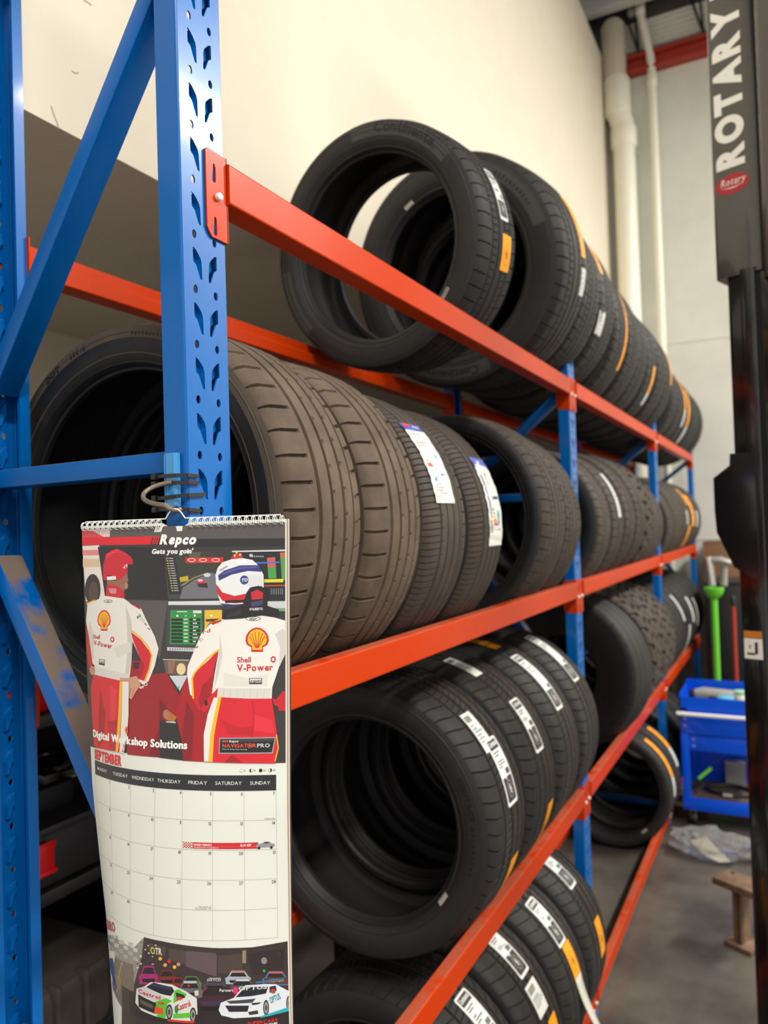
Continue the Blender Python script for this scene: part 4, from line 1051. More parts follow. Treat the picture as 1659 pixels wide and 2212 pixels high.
('p',12,(220,214,204),(19803,19678,26812,19785,26750,20953,20402,20725,19647,20297)),
('p',13,(196,190,180),(21106,19830,21086,20723,21136,20724,21155,19831)),
('p',13,(196,190,180),(21926,19831,21905,20723,21954,20725,21975,19833)),
('p',13,(196,190,180),(22741,19834,22718,20726,22767,20728,22790,19836)),
('p',13,(196,190,180),(23551,19840,23527,20731,23575,20733,23599,19842)),
('p',13,(196,190,180),(24357,19847,24331,20738,24379,20740,24405,19849)),
('p',13,(196,190,180),(25160,19855,25132,20747,25180,20749,25208,19858)),
('p',13,(196,190,180),(25959,19865,25930,20756,25978,20759,26007,19867)),
('p',13,(210,26,42),(20394,15300,20114,16546,19774,18100,18952,19033,18842,20271,19157,20916,20141,19955,20385,19677,20317,20571,19833,21343,18852,22458,18002,22131,17295,21094,17062,18585,17733,17800,19236,16391)),
('p',14,(166,18,32),(18952,19033,18842,20271,19157,20916,18341,22126,17982,21207,18451,19347)),
('p',15,(60,20,24),(18741,21121,19076,21040,19172,21655,18838,21751)),
('p',15,(243,184,22),(20360,15188,18987,16161,17387,17819,17019,18579,17214,20946,17437,20932,17244,18590,17567,17941,19141,16309,20494,15351)),
('p',12,(206,26,44),(27257,21268,28209,20099,28500,20186,28500,22413,27732,22349,27574,21549)),
('p',13,(200,30,44),(26940,20925,27733,21091,27574,21856,27178,21696)),
('p',12,(204,28,44),(19114,12095,20753,11746,20672,11949,19665,12350)),
('t',12,(214,70,80),'rd',0.18354,0.13415,0.00409,1,0.20,0.00981,-0.2395),
('p',12,(214,90,100),(17896,14003,18384,14064,18176,14319,17938,13944,17865,13985,18163,14396,18456,14023,17908,13926)),
('p',12,(200,50,60),(17586,15126,17858,14921,17746,14799,17474,15004)),
('p',16,(218,28,44),(20402,20725,24067,20921,26877,20955,27099,22155,27416,24300,27697,26590,27337,28342,19293,28149,18829,28066,18751,25792,19040,23498,19675,21805)),
('p',17,(196,20,36),(20855,23330,23132,24248,24568,24107,24574,25173,21691,25006)),
('p',17,(230,46,60),(24799,22736,26942,23376,27258,24908,24888,24568)),
('p',17,(170,14,30),(22201,27281,23485,28193,21248,28189)),
('p',18,(170,16,32),(24534,21130,24751,22735,24528,25320,24623,25329,24847,22737,24630,21120)),
('p',17,(236,231,222),(19906,20804,20485,20740,20023,22723,19567,25019,19390,28087,18829,28066,18736,25030,19192,22730)),
('p',18,(246,190,22),(20452,20740,20848,20754,20451,22720,20014,25166,19883,28110,19423,28086,19569,25171,20023,22723)),
('p',17,(240,180,24),(27377,25072,27596,26584,27190,28080,27327,28117,27736,26595,27517,25055)),
('p',12,(208,34,40),(24416,15555,24412,15014,23908,14745,23688,14230,23783,13644,24111,13134,24612,12803,25114,12708,25615,12818,26116,13163,26445,13681,26546,14268,26334,14776,25838,15032,25840,15572)),
('p',13,(247,190,24),(24543,15305,24540,14850,24127,14624,23947,14192,24025,13700,24293,13272,24703,12994,25115,12913,25526,13005,25937,13295,26207,13730,26290,14223,26117,14650,25710,14866,25711,15320)),
('p',14,(208,34,40),(25038,15059,24220,13706,24145,13746,24964,15100)),
('p',15,(208,34,40),(25080,15068,24505,13372,24423,13396,24998,15092)),
('p',16,(208,34,40),(25135,15077,24902,13187,24817,13195,25050,15085)),
('p',17,(208,34,40),(25204,15087,25415,13204,25330,13193,25119,15076)),
('p',18,(208,34,40),(25255,15095,25809,13415,25728,13389,25174,15069)),
('p',19,(208,34,40),(25290,15104,26089,13773,26015,13731,25215,15062)),
('t',12,(206,36,46),'Shell',0.22682,0.16744,0.00621,1,0.00,0.01710,0.0092),
('t',13,(206,36,46),'V-Power',0.22694,0.17767,0.00774,1,0.00,0.04339,-0.0103),
('p',14,(206,36,46),(27384,16458,27365,16591,27309,16706,27224,16791,27120,16836,27008,16834,26904,16787,26818,16699,26763,16582,26743,16449,26762,16317,26818,16201,26903,16116,27008,16071,27119,16073,27224,16120,27309,16208,27365,16326)),
('p',15,(240,234,226),(27224,16456,27214,16525,27186,16585,27144,16629,27092,16652,27036,16652,26984,16627,26941,16581,26913,16520,26903,16451,26913,16383,26941,16322,26983,16278,27036,16255,27091,16256,27144,16280,27186,16326,27214,16387)),
('p',13,(30,27,27),(24179,18582,25723,18600,25725,19278,24184,19261)),
('p',14,(232,227,218),(24276,18645,25627,18660,25629,19092,24279,19077)),
('t',15,(30,27,27),'rpm',0.24376,0.19047,0.00308,1,0.00,0.01189,-0.0147),
('p',12,(30,27,27),(25565,11698,25508,11788,25344,11865,25093,11921,24784,11948,24454,11943,24143,11907,23889,11844,23723,11762,23664,11670,23721,11579,23886,11501,24139,11446,24450,11418,24780,11423,25090,11460,25342,11523,25507,11606)),
('p',13,(232,227,218),(25483,11696,25431,11765,25282,11824,25052,11866,24769,11886,24468,11882,24184,11853,23952,11805,23800,11741,23747,11671,23798,11602,23949,11543,24181,11500,24465,11480,24766,11485,25049,11513,25280,11562,25431,11626)),
('t',14,(30,27,27),'djr',0.24126,0.11802,0.00251,1,0.20,0.00950,0.0146),
('p',3,(200,42,42),(21369,5046,22168,3977,23081,3935,23342,4612,21827,4961)),
('p',17,(234,234,234),(19855,6454,20130,5580,20718,4952,21906,4611,23257,4514,24515,4767,25402,5581,25870,6573,25908,7996,25703,9724,24808,10839,22996,10970,21152,10474,20604,9962,20173,8689,19946,7572)),
('p',18,(222,222,224),(23781,6530,25771,6571,25876,7995,25284,8141,23793,7797)),
('p',19,(54,58,124),(20199,6493,20907,5963,22930,5368,25401,5391,25670,6189,23943,6057,21933,6430,20314,7132)),
('p',20,(84,88,150),(20571,6228,22933,5559,25103,5511,25187,5703,22936,5813,20746,6471)),
('p',19,(208,34,42),(19945,7509,20782,8539,22305,8974,24463,8599,25612,7832,25876,8153,25589,9879,24471,9734,22317,9858,20799,9521,20173,8689)),
('p',20,(56,50,84),(20568,9835,22319,9984,24472,9860,25621,9801,24808,10839,22999,11253,21153,10521)),
('p',21,(30,27,27),(21150,9810,23833,9722,25530,9322,25444,9016,23786,9409,21128,9494)),
('p',21,(170,170,172),(20307,5856,21238,5363,21444,5463,20498,6019)),
('p',18,(246,246,246),(22416,4750,23763,4717,23766,5100,22506,5135)),
('p',22,(30,27,27),(20799,11510,21121,10631,22323,10300,23350,9999,23800,8588,24259,7996,25282,7826,26204,8159,26371,9107,26374,10207,27739,10670,27803,11453,25628,11323,23169,11632,21005,11732)),
('p',23,(204,38,46),(24330,8597,25120,8264,25813,8624,25816,9348,24469,9466)),
('p',23,(70,64,110),(24307,9779,25783,9489,25786,10039,24476,10332)),
('p',23,(52,47,46),(21333,11232,22992,10624,23163,11098,21505,11549)),
('p',20,(56,70,136),(24036,7121,24005,7305,23915,7465,23774,7583,23601,7643,23416,7640,23241,7573,23097,7450,23002,7286,22968,7101,22998,6917,23089,6756,23230,6639,23404,6578,23590,6582,23765,6649,23908,6773,24002,6937)),
('t',21,(236,236,236),'TD',0.23121,0.07310,0.00349,1,0.20,0.00801,-0.0601),
('p',4,(240,200,90),(22392,4191,22383,4240,22357,4282,22317,4313,22268,4329,22215,4328,22165,4310,22124,4277,22096,4233,22087,4183,22095,4134,22121,4092,22161,4060,22211,4045,22264,4046,22314,4064,22355,4097,22382,4141)),
('p',4,(240,200,90),(23067,4095,23058,4144,23032,4186,22992,4217,22943,4233,22890,4232,22840,4214,22799,4181,22772,4137,22763,4088,22771,4039,22797,3996,22837,3965,22886,3949,22939,3950,22989,3968,23030,4002,23057,4045)),
('p',4,(240,200,90),(22624,3828,22615,3877,22590,3920,22549,3951,22500,3967,22447,3966,22397,3948,22356,3914,22329,3870,22319,3821,22327,3772,22353,3729,22393,3698,22443,3682,22496,3683,22546,3702,22587,3735,22614,3779)),
('p',4,(200,200,190),(24528,4226,24514,4291,24474,4347,24412,4389,24336,4409,24255,4407,24178,4383,24115,4339,24074,4280,24059,4215,24073,4149,24113,4093,24175,4052,24251,4031,24333,4033,24409,4057,24472,4102,24513,4160)),
('t',24,(236,234,230),"D'ALBERTO",0.24199,0.10704,0.00267,1,0.00,0.01590,-0.0235),
('t',26,(246,244,238),'Digital Workshop Solutions',0.01244,0.26687,0.00880,1,0.00,0.15429,0.0005),
('t',27,(246,244,238),'Digital Workshop Solutions',0.01354,0.26669,0.00879,1,0.00,0.15370,0.0016),
('p',19,(160,160,158),(20640,25374,27384,25337,27008,27184,20618,27180)),
('p',20,(26,24,26),(20756,25495,27243,25456,26898,27060,20730,27058)),
('p',21,(60,58,60),(20756,25495,27243,25456,27101,25818,20762,25860)),
('p',22,(232,84,50),(21052,25676,21214,25676,21217,25888,21055,25889)),
('p',22,(232,84,50),(21295,25675,21457,25675,21460,25887,21298,25888)),
('p',22,(232,84,50),(21538,25675,21700,25674,21702,25887,21541,25887)),
('t',22,(226,224,220),'Repco',0.21864,0.25887,0.00243,1,0.20,0.01092,-0.0117),
('t',23,(236,74,42),'NAVIGAT',0.21063,0.26465,0.00410,1,0.00,0.02980,-0.0075),
('p',24,(236,74,42),(24612,26267,24596,26360,24547,26442,24471,26502,24378,26533,24279,26532,24186,26499,24110,26437,24059,26354,24042,26261,24058,26168,24107,26086,24183,26026,24276,25994,24375,25995,24468,26029,24545,26091,24595,26173)),
('p',25,(40,30,30),(24517,26266,24506,26328,24473,26382,24423,26422,24361,26443,24295,26443,24233,26420,24182,26379,24149,26324,24137,26262,24148,26200,24181,26145,24231,26105,24293,26084,24359,26085,24421,26107,24472,26148,24505,26203)),
('p',26,(236,200,190),(24406,26265,24402,26290,24388,26313,24367,26330,24341,26339,24314,26338,24288,26329,24267,26312,24253,26289,24248,26263,24252,26237,24266,26214,24287,26198,24313,26189,24340,26189,24366,26198,24388,26216,24401,26239)),
('t',25,(236,74,42),'R',0.24645,0.26449,0.00410,1,0.00,0.00443,0.0124),
('t',26,(206,206,206),'PRO',0.25182,0.26456,0.00410,1,0.00,0.01496,0.0056),
('t',24,(206,206,206),'Faster Ordering, Faster Servicing',0.21066,0.26708,0.00136,0,0.10,0.02916,0.0129),
('q',2,(214,30,40),'SEPTEMBER',0.01290,0.29397,0.01100,2,'l',0.05850),
('p',3,(32,33,38),(1290,29628,27400,29628,27400,31377,1290,31377)),
('q',4,(226,226,222),'MONDAY',0.03155,0.30692,0.00380,0,'c',0.02344),
('q',4,(226,226,222),'TUESDAY',0.06885,0.30692,0.00380,0,'c',0.02734),
('q',4,(226,226,222),'WEDNESDAY',0.10615,0.30692,0.00380,0,'c',0.03400),
('q',4,(226,226,222),'THURSDAY',0.14345,0.30692,0.00380,0,'c',0.03125),
('q',4,(226,226,222),'FRIDAY',0.18075,0.30692,0.00380,0,'c',0.02344),
('q',4,(226,226,222),'SATURDAY',0.21805,0.30692,0.00380,0,'c',0.03125),
('q',4,(226,226,222),'SUNDAY',0.25535,0.30692,0.00380,0,'c',0.02344),
('p',1,(150,150,146),(1278,31377,1302,31377,1302,48080,1278,48080)),
('p',1,(150,150,146),(5008,31377,5032,31377,5032,48080,5008,48080)),
('p',1,(150,150,146),(8738,31377,8762,31377,8762,48080,8738,48080)),
('p',1,(150,150,146),(12468,31377,12492,31377,12492,48080,12468,48080)),
('p',1,(150,150,146),(16198,31377,16222,31377,16222,48080,16198,48080)),
('p',1,(150,150,146),(19928,31377,19952,31377,19952,48080,19928,48080)),
('p',1,(150,150,146),(23658,31377,23682,31377,23682,48080,23658,48080)),
('p',1,(150,150,146),(27388,31377,27412,31377,27412,48080,27388,48080)),
('p',2,(150,150,146),(1290,34706,27400,34706,27400,34730,1290,34730)),
('p',2,(150,150,146),(1290,38046,27400,38046,27400,38070,1290,38070)),
('p',2,(150,150,146),(1290,41387,27400,41387,27400,41411,1290,41411)),
('p',2,(150,150,146),(1290,44727,27400,44727,27400,44751,1290,44751)),
('p',2,(150,150,146),(1290,48068,27400,48068,27400,48092,1290,48092)),
('q',1,(80,80,80),'1',0.04870,0.31897,0.00360,0,'r',None),
('q',1,(80,80,80),'2',0.08600,0.31897,0.00360,0,'r',None),
('q',1,(80,80,80),'3',0.12330,0.31897,0.00360,0,'r',None),
('q',1,(80,80,80),'4',0.16060,0.31897,0.00360,0,'r',None),
('q',1,(80,80,80),'5',0.19790,0.31897,0.00360,0,'r',None),
('q',1,(80,80,80),'6',0.23520,0.31897,0.00360,0,'r',None),
('q',1,(80,80,80),'7',0.27250,0.31897,0.00360,0,'r',None),
('q',1,(80,80,80),'8',0.04870,0.35238,0.00360,0,'r',None),
('q',1,(80,80,80),'9',0.08600,0.35238,0.00360,0,'r',None),
('q',1,(80,80,80),'10',0.12330,0.35238,0.00360,0,'r',None),
('q',1,(80,80,80),'11',0.16060,0.35238,0.00360,0,'r',None),
('q',1,(80,80,80),'12',0.19790,0.35238,0.00360,0,'r',None),
('q',1,(80,80,80),'13',0.23520,0.35238,0.00360,0,'r',None),
('q',1,(80,80,80),'14',0.27250,0.35238,0.00360,0,'r',None),
('q',1,(80,80,80),'15',0.04870,0.38578,0.00360,0,'r',None),
('q',1,(80,80,80),'16',0.08600,0.38578,0.00360,0,'r',None),
('q',1,(80,80,80),'17',0.12330,0.38578,0.00360,0,'r',None),
('q',1,(80,80,80),'18',0.16060,0.38578,0.00360,0,'r',None),
('q',1,(80,80,80),'19',0.19790,0.38578,0.00360,0,'r',None),
('q',1,(80,80,80),'20',0.23520,0.38578,0.00360,0,'r',None),
('q',1,(80,80,80),'21',0.27250,0.38578,0.00360,0,'r',None),
('q',1,(80,80,80),'22',0.04870,0.41919,0.00360,0,'r',None),
('q',1,(80,80,80),'23',0.08600,0.41919,0.00360,0,'r',None),
('q',1,(80,80,80),'24',0.12330,0.41919,0.00360,0,'r',None),
('q',1,(80,80,80),'25',0.16060,0.41919,0.00360,0,'r',None),
('q',1,(80,80,80),'26',0.19790,0.41919,0.00360,0,'r',None),
('q',1,(80,80,80),'27',0.23520,0.41919,0.00360,0,'r',None),
('q',1,(80,80,80),'28',0.27250,0.41919,0.00360,0,'r',None),
('q',1,(80,80,80),'29',0.04870,0.45259,0.00360,0,'r',None),
('q',1,(80,80,80),'30',0.08600,0.45259,0.00360,0,'r',None),
('p',1,(150,150,148),(23560,29108,23544,29188,23498,29256,23430,29302,23350,29318,23270,29302,23202,29256,23156,29188,23140,29108,23156,29028,23202,28959,23270,28914,23350,28898,23430,28914,23498,28959,23544,29028)),
('p',2,(232,233,222),(23530,29108,23516,29177,23477,29235,23419,29274,23350,29288,23281,29274,23223,29235,23184,29177,23170,29108,23184,29039,23223,28981,23281,28942,23350,28928,23419,28942,23477,28981,23516,29039)),
('q',1,(110,110,108),'8',0.23670,0.29208,0.00210,0,'l',None),
('p',1,(30,30,30),(24680,29108,24664,29188,24618,29256,24550,29302,24470,29318,24390,29302,24322,29256,24276,29188,24260,29108,24276,29028,24322,28959,24390,28914,24470,28898,24550,28914,24618,28959,24664,29028)),
('p',2,(232,233,222),(24470,28928,24539,28942,24597,28981,24636,29039,24650,29108,24636,29177,24597,29235,24539,29274,24470,29288)),
('q',1,(110,110,108),'14',0.24790,0.29208,0.00210,0,'l',None),
('p',1,(30,30,30),(25800,29108,25784,29188,25738,29256,25670,29302,25590,29318,25510,29302,25442,29256,25396,29188,25380,29108,25396,29028,25442,28959,25510,28914,25590,28898,25670,28914,25738,28959,25784,29028)),
('q',1,(110,110,108),'22',0.25910,0.29208,0.00210,0,'l',None),
('p',1,(30,30,30),(26920,29108,26904,29188,26858,29256,26790,29302,26710,29318,26630,29302,26562,29256,26516,29188,26500,29108,26516,29028,26562,28959,26630,28914,26710,28898,26790,28914,26858,28959,26904,29028)),
('p',2,(232,233,222),(26710,28928,26641,28942,26583,28981,26544,29039,26530,29108,26544,29177,26583,29235,26641,29274,26710,29288)),
('q',1,(110,110,108),'30',0.27030,0.29208,0.00210,0,'l',None),
('q',1,(120,120,118),'Fathers Day',0.27280,0.34638,0.00170,0,'r',None),
('q',1,(130,130,128),'Friday before the',0.19790,0.44419,0.00150,0,'r',None),
('q',1,(130,130,128),'AFL Grand Final - VIC',0.19790,0.44639,0.00150,0,'r',None),
('p',2,(212,36,42),(17510,37208,25270,37208,25270,37908,17510,37908)),
('p',1,(212,60,60),(16310,37208,16470,37208,16470,37348,16310,37348)),
('p',1,(212,60,60),(16310,37488,16470,37488,16470,37628,16310,37628)),
('p',1,(212,60,60),(16310,37768,16470,37768,16470,37908,16310,37908)),
('p',1,(212,60,60),(16470,37348,16630,37348,16630,37488,16470,37488)),
('p',1,(212,60,60),(16470,37628,16630,37628,16630,37768,16470,37768)),
('p',1,(212,60,60),(16630,37208,16790,37208,16790,37348,16630,37348)),
('p',1,(212,60,60),(16630,37488,16790,37488,16790,37628,16630,37628)),
('p',1,(212,60,60),(16630,37768,16790,37768,16790,37908,16630,37908)),
('p',1,(212,60,60),(16790,37348,16950,37348,16950,37488,16790,37488)),
('p',1,(212,60,60),(16790,37628,16950,37628,16950,37768,16790,37768)),
('p',1,(212,60,60),(16950,37208,17110,37208,17110,37348,16950,37348)),
('p',1,(212,60,60),(16950,37488,17110,37488,17110,37628,16950,37628)),
('p',1,(212,60,60),(16950,37768,17110,37768,17110,37908,16950,37908)),
('p',1,(212,60,60),(17110,37348,17270,37348,17270,37488,17110,37488)),
('p',1,(212,60,60),(17110,37628,17270,37628,17270,37768,17110,37768)),
('p',1,(212,60,60),(17270,37208,17430,37208,17430,37348,17270,37348)),
('p',1,(212,60,60),(17270,37488,17430,37488,17430,37628,17270,37628)),
('p',1,(212,60,60),(17270,37768,17430,37768,17430,37908,17270,37908)),
('p',3,(240,220,210),(17610,37638,24870,37638,24870,37648,17610,37648)),
('q',3,(245,240,236),'ROUND 9 ENDURO',0.17660,0.37568,0.00220,1,'l',0.02200),
('q',3,(245,230,226),'THE BEND ENDURO | TAILEM BEND, SA',0.17660,0.37838,0.00130,0,'l',0.03000),
('q',4,(245,240,236),'12-14 SEP',0.24470,0.37608,0.00240,1,'r',0.01250),
('p',3,(150,150,150),(24920,37616,25145,37421,25708,37343,26045,37148,26495,37148,26833,37382,27170,37460,27170,37733,26833,37772,25145,37811)),
('p',4,(40,38,38),(25530,37848,25499,37942,25419,38000,25321,38000,25241,37942,25210,37848,25241,37754,25321,37696,25419,37696,25499,37754)),
('p',4,(40,38,38),(26948,37848,26917,37942,26837,38000,26738,38000,26658,37942,26628,37848,26658,37754,26738,37696,26837,37696,26917,37754)),
('p',4,(60,60,66),(25820,37343,26113,37195,26405,37195,26495,37366)),
('p',1,(64,52,50),(11069,48546,13576,48552,15833,48644,20260,48879,24469,48958,28500,48621,28500,60954,6252,62200,6629,57322,9156,53071,10677,50454)),
('p',2,(150,142,134),(0,52342,5749,50191,9212,50259,11070,48574,10671,51010,9358,54266,6629,57322,2940,56946,5322,51846)),
('p',3,(120,104,92),(5322,51846,5579,52570,9176,52088,9344,54965,6596,57904,3307,57063)),
('p',3,(196,194,188),(2995,51112,4931,50473,4966,50942,3016,51596)),
('p',4,(170,166,160),(2692,52319,4826,51565,4861,52034,2708,52806)),
('p',4,(196,194,188),(4880,51019,6240,50655,6277,51117,4914,51487)),
('p',5,(170,166,160),(4770,52113,6179,51713,6216,52175,4805,52581)),
('p',3,(196,194,188),(6270,50126,7374,49897,7411,50356,6307,50589)),
('p',5,(170,166,160),(6210,51184,7335,50935,7372,51393,6247,51646)),
('p',4,(196,194,188),(7355,50416,8330,50250,8367,50705,7392,50874)),
('p',6,(170,166,160),(7315,51454,8303,51274,8340,51728,7353,51911)),
('p',3,(196,194,188),(8343,49738,9221,49626,9260,50078,8380,50193)),
('p',5,(170,166,160),(8317,50762,9205,50639,9241,51091,8353,51216)),
('p',4,(196,194,188),(9214,50132,10033,50050,10068,50501,9250,50585)),
('p',6,(170,166,160),(9195,51146,10018,51056,10053,51506,9231,51597)),
('p',3,(70,58,54),(10801,49182,10742,49243,10624,49269,10564,49234,10623,49173,10742,49147)),
('p',2,(220,216,208),(11431,49866,11354,49954,11201,49985,11125,49930,11203,49842,11356,49810)),
('p',2,(70,58,54),(12029,50562,11937,50675,11752,50712,11660,50635,11754,50521,11938,50484)),
('p',2,(220,216,208),(12609,51265,12502,51331,12287,51371,12179,51345,12288,51276,12503,51236)),
('p',2,(70,58,54),(11370,49460,11314,49543,11200,49567,11142,49507,11199,49424,11313,49401)),
('p',2,(220,216,208),(11975,50155,11901,50264,11754,50293,11680,50213,11755,50102,11903,50074)),
('p',2,(70,58,54),(12556,50858,12467,50922,12288,50955,12198,50925,12289,50860,12468,50827)),
('p',3,(220,216,208),(10259,52167,10133,52271,9880,52336,9752,52298,9882,52191,10135,52126)),
('p',2,(70,58,54),(11921,49748,11866,49853,11755,49875,11700,49790,11755,49685,11865,49663)),
('p',2,(220,216,208),(12504,50452,12432,50512,12289,50539,12217,50504,12290,50443,12433,50417)),
('p',3,(70,58,54),(10200,51760,10095,51859,9884,51913,9778,51868,9886,51768,10097,51714)),
('p',2,(220,216,208),(12007,49315,11898,49431,11677,49473,11565,49400,11676,49283,11897,49241)),
('p',2,(70,58,54),(12451,50045,12397,50102,12290,50122,12236,50084,12291,50027,12398,50007)),
('p',7,(220,216,208),(10141,51353,10056,51446,9887,51489,9803,51439,9890,51344,10058,51302)),
('p',3,(70,58,54),(10792,52015,10692,52134,10490,52183,10390,52112,10493,51991,10694,51942)),
('p',2,(220,216,208),(12538,49614,12432,49680,12218,49718,12109,49691,12217,49624,12431,49585)),
('p',2,(70,58,54),(12967,50350,12914,50430,12810,50448,12758,50386,12811,50306,12915,50288)),
('p',3,(220,216,208),(10735,51609,10654,51723,10493,51762,10413,51685,10496,51570,10657,51531)),
('p',2,(70,58,54),(12480,49209,12391,49272,12212,49303,12122,49272,12212,49209,12390,49177)),
('p',2,(220,216,208),(13054,49921,12950,50009,12740,50044,12635,49991,12741,49902,12951,49867)),
('p',3,(70,58,54),(10678,51202,10617,51312,10496,51340,10436,51259,10498,51148,10619,51120)),
('p',3,(220,216,208),(11306,51876,11229,51941,11074,51975,10997,51945,11075,51880,11230,51845)),
('p',2,(70,58,54),(12999,49516,12912,49600,12738,49629,12650,49573,12737,49488,12911,49459)),
('p',3,(220,216,208),(10779,50758,10659,50881,10417,50938,10296,50871,10420,50745,10661,50689)),
('p',3,(70,58,54),(11250,51470,11192,51530,11076,51556,11018,51521,11077,51460,11193,51435)),
('p',2,(220,216,208),(12941,49111,12872,49192,12733,49215,12662,49156,12732,49074,12871,49051)),
('p',4,(56,74,140),(1186,54498,4042,53188,5482,56076,4791,56665)),
('p',6,(190,180,160),(6800,52548,5409,55812,5604,55743,6946,52511)),
('p',7,(150,120,70),(4563,54725,6783,54416,6546,55931,5482,56076)),
('p',8,(48,41,41),(6738,55287,15803,55024,28500,55245,28500,60954,6625,62200)),
('p',9,(60,50,48),(8314,57950,15787,57297,21565,57377,28500,57969,28500,60954,8173,62200)),
('p',3,(86,72,68),(11732,49062,14244,49113,14116,50174,11918,50193)),
('t',4,(206,194,44),'O',0.12082,0.50162,0.00713,1,0.00,0.00643,-0.0519),
('t',5,(226,220,214),'TR',0.12795,0.50117,0.00710,1,0.00,0.00892,-0.0657),
('p',2,(84,70,66),(14571,49235,16755,49299,16749,50781,14570,50454)),
('p',3,(98,82,84),(16755,49272,20258,49405,20427,49729,20373,52011,16748,50983)),
('p',2,(150,130,104),(23351,49216,23769,49240,23750,50663,23333,50637)),
('p',3,(78,64,60),(20541,49730,23348,49556,23316,51714,20519,51610)),
('p',2,(52,44,44),(23905,49590,28092,49402,28041,52143,24422,52061)),
('p',3,(140,134,130),(26130,50582,26108,50710,26048,50819,25957,50896,25848,50931,25732,50920,25624,50865,25537,50773,25481,50654,25463,50522,25485,50394,25545,50285,25636,50208,25745,50172,25861,50182,25969,50237,26057,50330,26112,50450)),
('p',3,(40,200,90),(25915,51676,25906,51722,25881,51760,25844,51787,25798,51799,25750,51795,25705,51774,25669,51741,25645,51698,25638,51651,25647,51605,25672,51566,25709,51540,25755,51528,25803,51532,25848,51553,25884,51586,25908,51629)),
('p',6,(248,180,60),(13716,50476,13700,50548,13656,50616,13588,50671,13506,50708,13417,50722,13334,50711,13266,50676,13222,50621,13207,50554,13223,50481,13268,50413,13337,50356,13420,50319,13508,50306,13591,50317,13658,50353,13701,50408)),
('p',2,(240,170,90),(14356,51092,14340,51163,14297,51230,14232,51285,14151,51320,14066,51332,13985,51319,13919,51283,13876,51228,13861,51161,13877,51089,13921,51021,13987,50966,14068,50931,14154,50919,14234,50932,14299,50969,14341,51024)),
('p',3,(226,40,44),(14891,50619,14876,50690,14834,50756,14770,50809,14691,50843,14607,50853,14528,50839,14463,50802,14421,50746,14407,50679,14422,50607,14465,50540,14530,50487,14609,50453,14693,50442,14772,50457,14835,50495,14877,50551)),
('p',2,(250,186,70),(15566,51180,15551,51250,15510,51315,15447,51367,15370,51399,15288,51408,15211,51393,15149,51355,15108,51298,15094,51231,15109,51160,15150,51094,15214,51042,15291,51009,15373,51000,15450,51016,15512,51055,15552,51112)),
('p',3,(200,150,110),(16064,50836,16049,50906,16009,50970,15947,51021,15871,51052,15790,51060,15715,51043,15653,51004,15613,50947,15599,50879,15614,50809,15655,50744,15717,50693,15793,50661,15874,50654,15949,50671,16011,50710,16050,50768)),
('p',4,(168,178,188),(21356,52170,21712,51989,22102,51383,23564,51460,23991,52113,24279,52327,24180,52987,21436,52836)),
('p',5,(40,38,44),(21858,52024,22217,51536,23474,51603,23816,52130)),
('p',6,(190,120,110),(22131,51414,23563,51490,23589,51699,22099,51620)),
('p',5,(34,30,32),(21794,52405,23838,52517,23688,52803,21937,52706)),
('p',4,(80,120,160),(25525,52538,25894,52371,26304,51755,27835,51915,28283,52626,28500,52866,28480,53562,25604,53246)),
('p',5,(40,38,44),(26047,52417,26423,51923,27740,52062,28098,52637)),
('p',6,(200,90,90),(26334,51789,27835,51947,27861,52170,26299,52004)),
('p',5,(34,30,32),(25978,52816,28121,53048,27961,53344,26125,53142)),
('p',4,(90,120,80),(16127,52811,16439,52618,16777,52056,18039,51983,18406,52503,18651,52660,18572,53234,16201,53378)),
('p',5,(40,38,44),(16568,52633,16879,52176,17963,52113,18258,52534)),
('p',5,(34,30,32),(16514,52968,18279,52863,18153,53122,16641,53213)),
('p',5,(74,70,78),(18794,52790,19124,52618,19484,52079,20831,52084,21224,52627,21488,52801,21401,53370,18871,53360)),
('p',6,(40,38,44),(19260,52641,19591,52205,20749,52210,21064,52649)),
('p',7,(150,150,156),(19510,52104,20830,52110,20855,52288,19481,52282)),
('p',6,(34,30,32),(19202,52972,21086,52980,20950,53231,19336,53224)),
('t',8,(200,200,200),'DAYCO',0.19300,0.52496,0.00268,1,0.00,0.01560,0.0027),
('p',4,(176,44,116),(10238,53087,10622,52721,11031,51756,12472,51459,12876,52245,13143,52463,13056,53396,10321,53998)),
('p',5,(40,38,44),(10777,52725,11149,51936,12388,51680,12713,52315)),
('p',5,(34,30,32),(10708,53279,12736,52842,12596,53277,10858,53655)),
('p',5,(126,50,46),(13055,52693,13365,52437,13699,51728,14925,51561,15277,52172,15511,52348,15436,53052,13128,53383)),
('p',6,(40,38,44),(13492,52447,13799,51869,14852,51725,15135,52219)),
('p',6,(34,30,32),(13439,52862,15156,52620,15035,52944,13564,53153)),
('p',7,(158,34,40),(14875,53156,15105,52944,15355,52321,16284,52229,16553,52799,16733,52968,16674,53606,14928,53785)),
('p',8,(40,38,44),(15200,52961,15429,52454,16228,52375,16444,52836)),
('p',8,(34,30,32),(15159,53333,16459,53201,16366,53490,15252,53604)),
('p',9,(104,102,102),(15658,53659,16049,53376,16472,52549,18035,52452,18487,53221,18788,53455,18689,54299,15750,54495)),
('p',10,(40,38,44),(16210,53398,16597,52727,17941,52643,18303,53265)),
('p',11,(190,190,186),(16503,52584,18035,52489,18063,52750,16469,52850)),
('p',10,(34,30,32),(16142,53893,18329,53750,18173,54130,16299,54253)),
('p',11,(214,40,40),(17256,53055,17246,53102,17220,53144,17180,53176,17132,53195,17080,53199,17031,53186,16992,53159,16966,53121,16957,53075,16967,53029,16993,52987,17033,52954,17082,52935,17134,52931,17182,52944,17222,52971,17247,53010)),
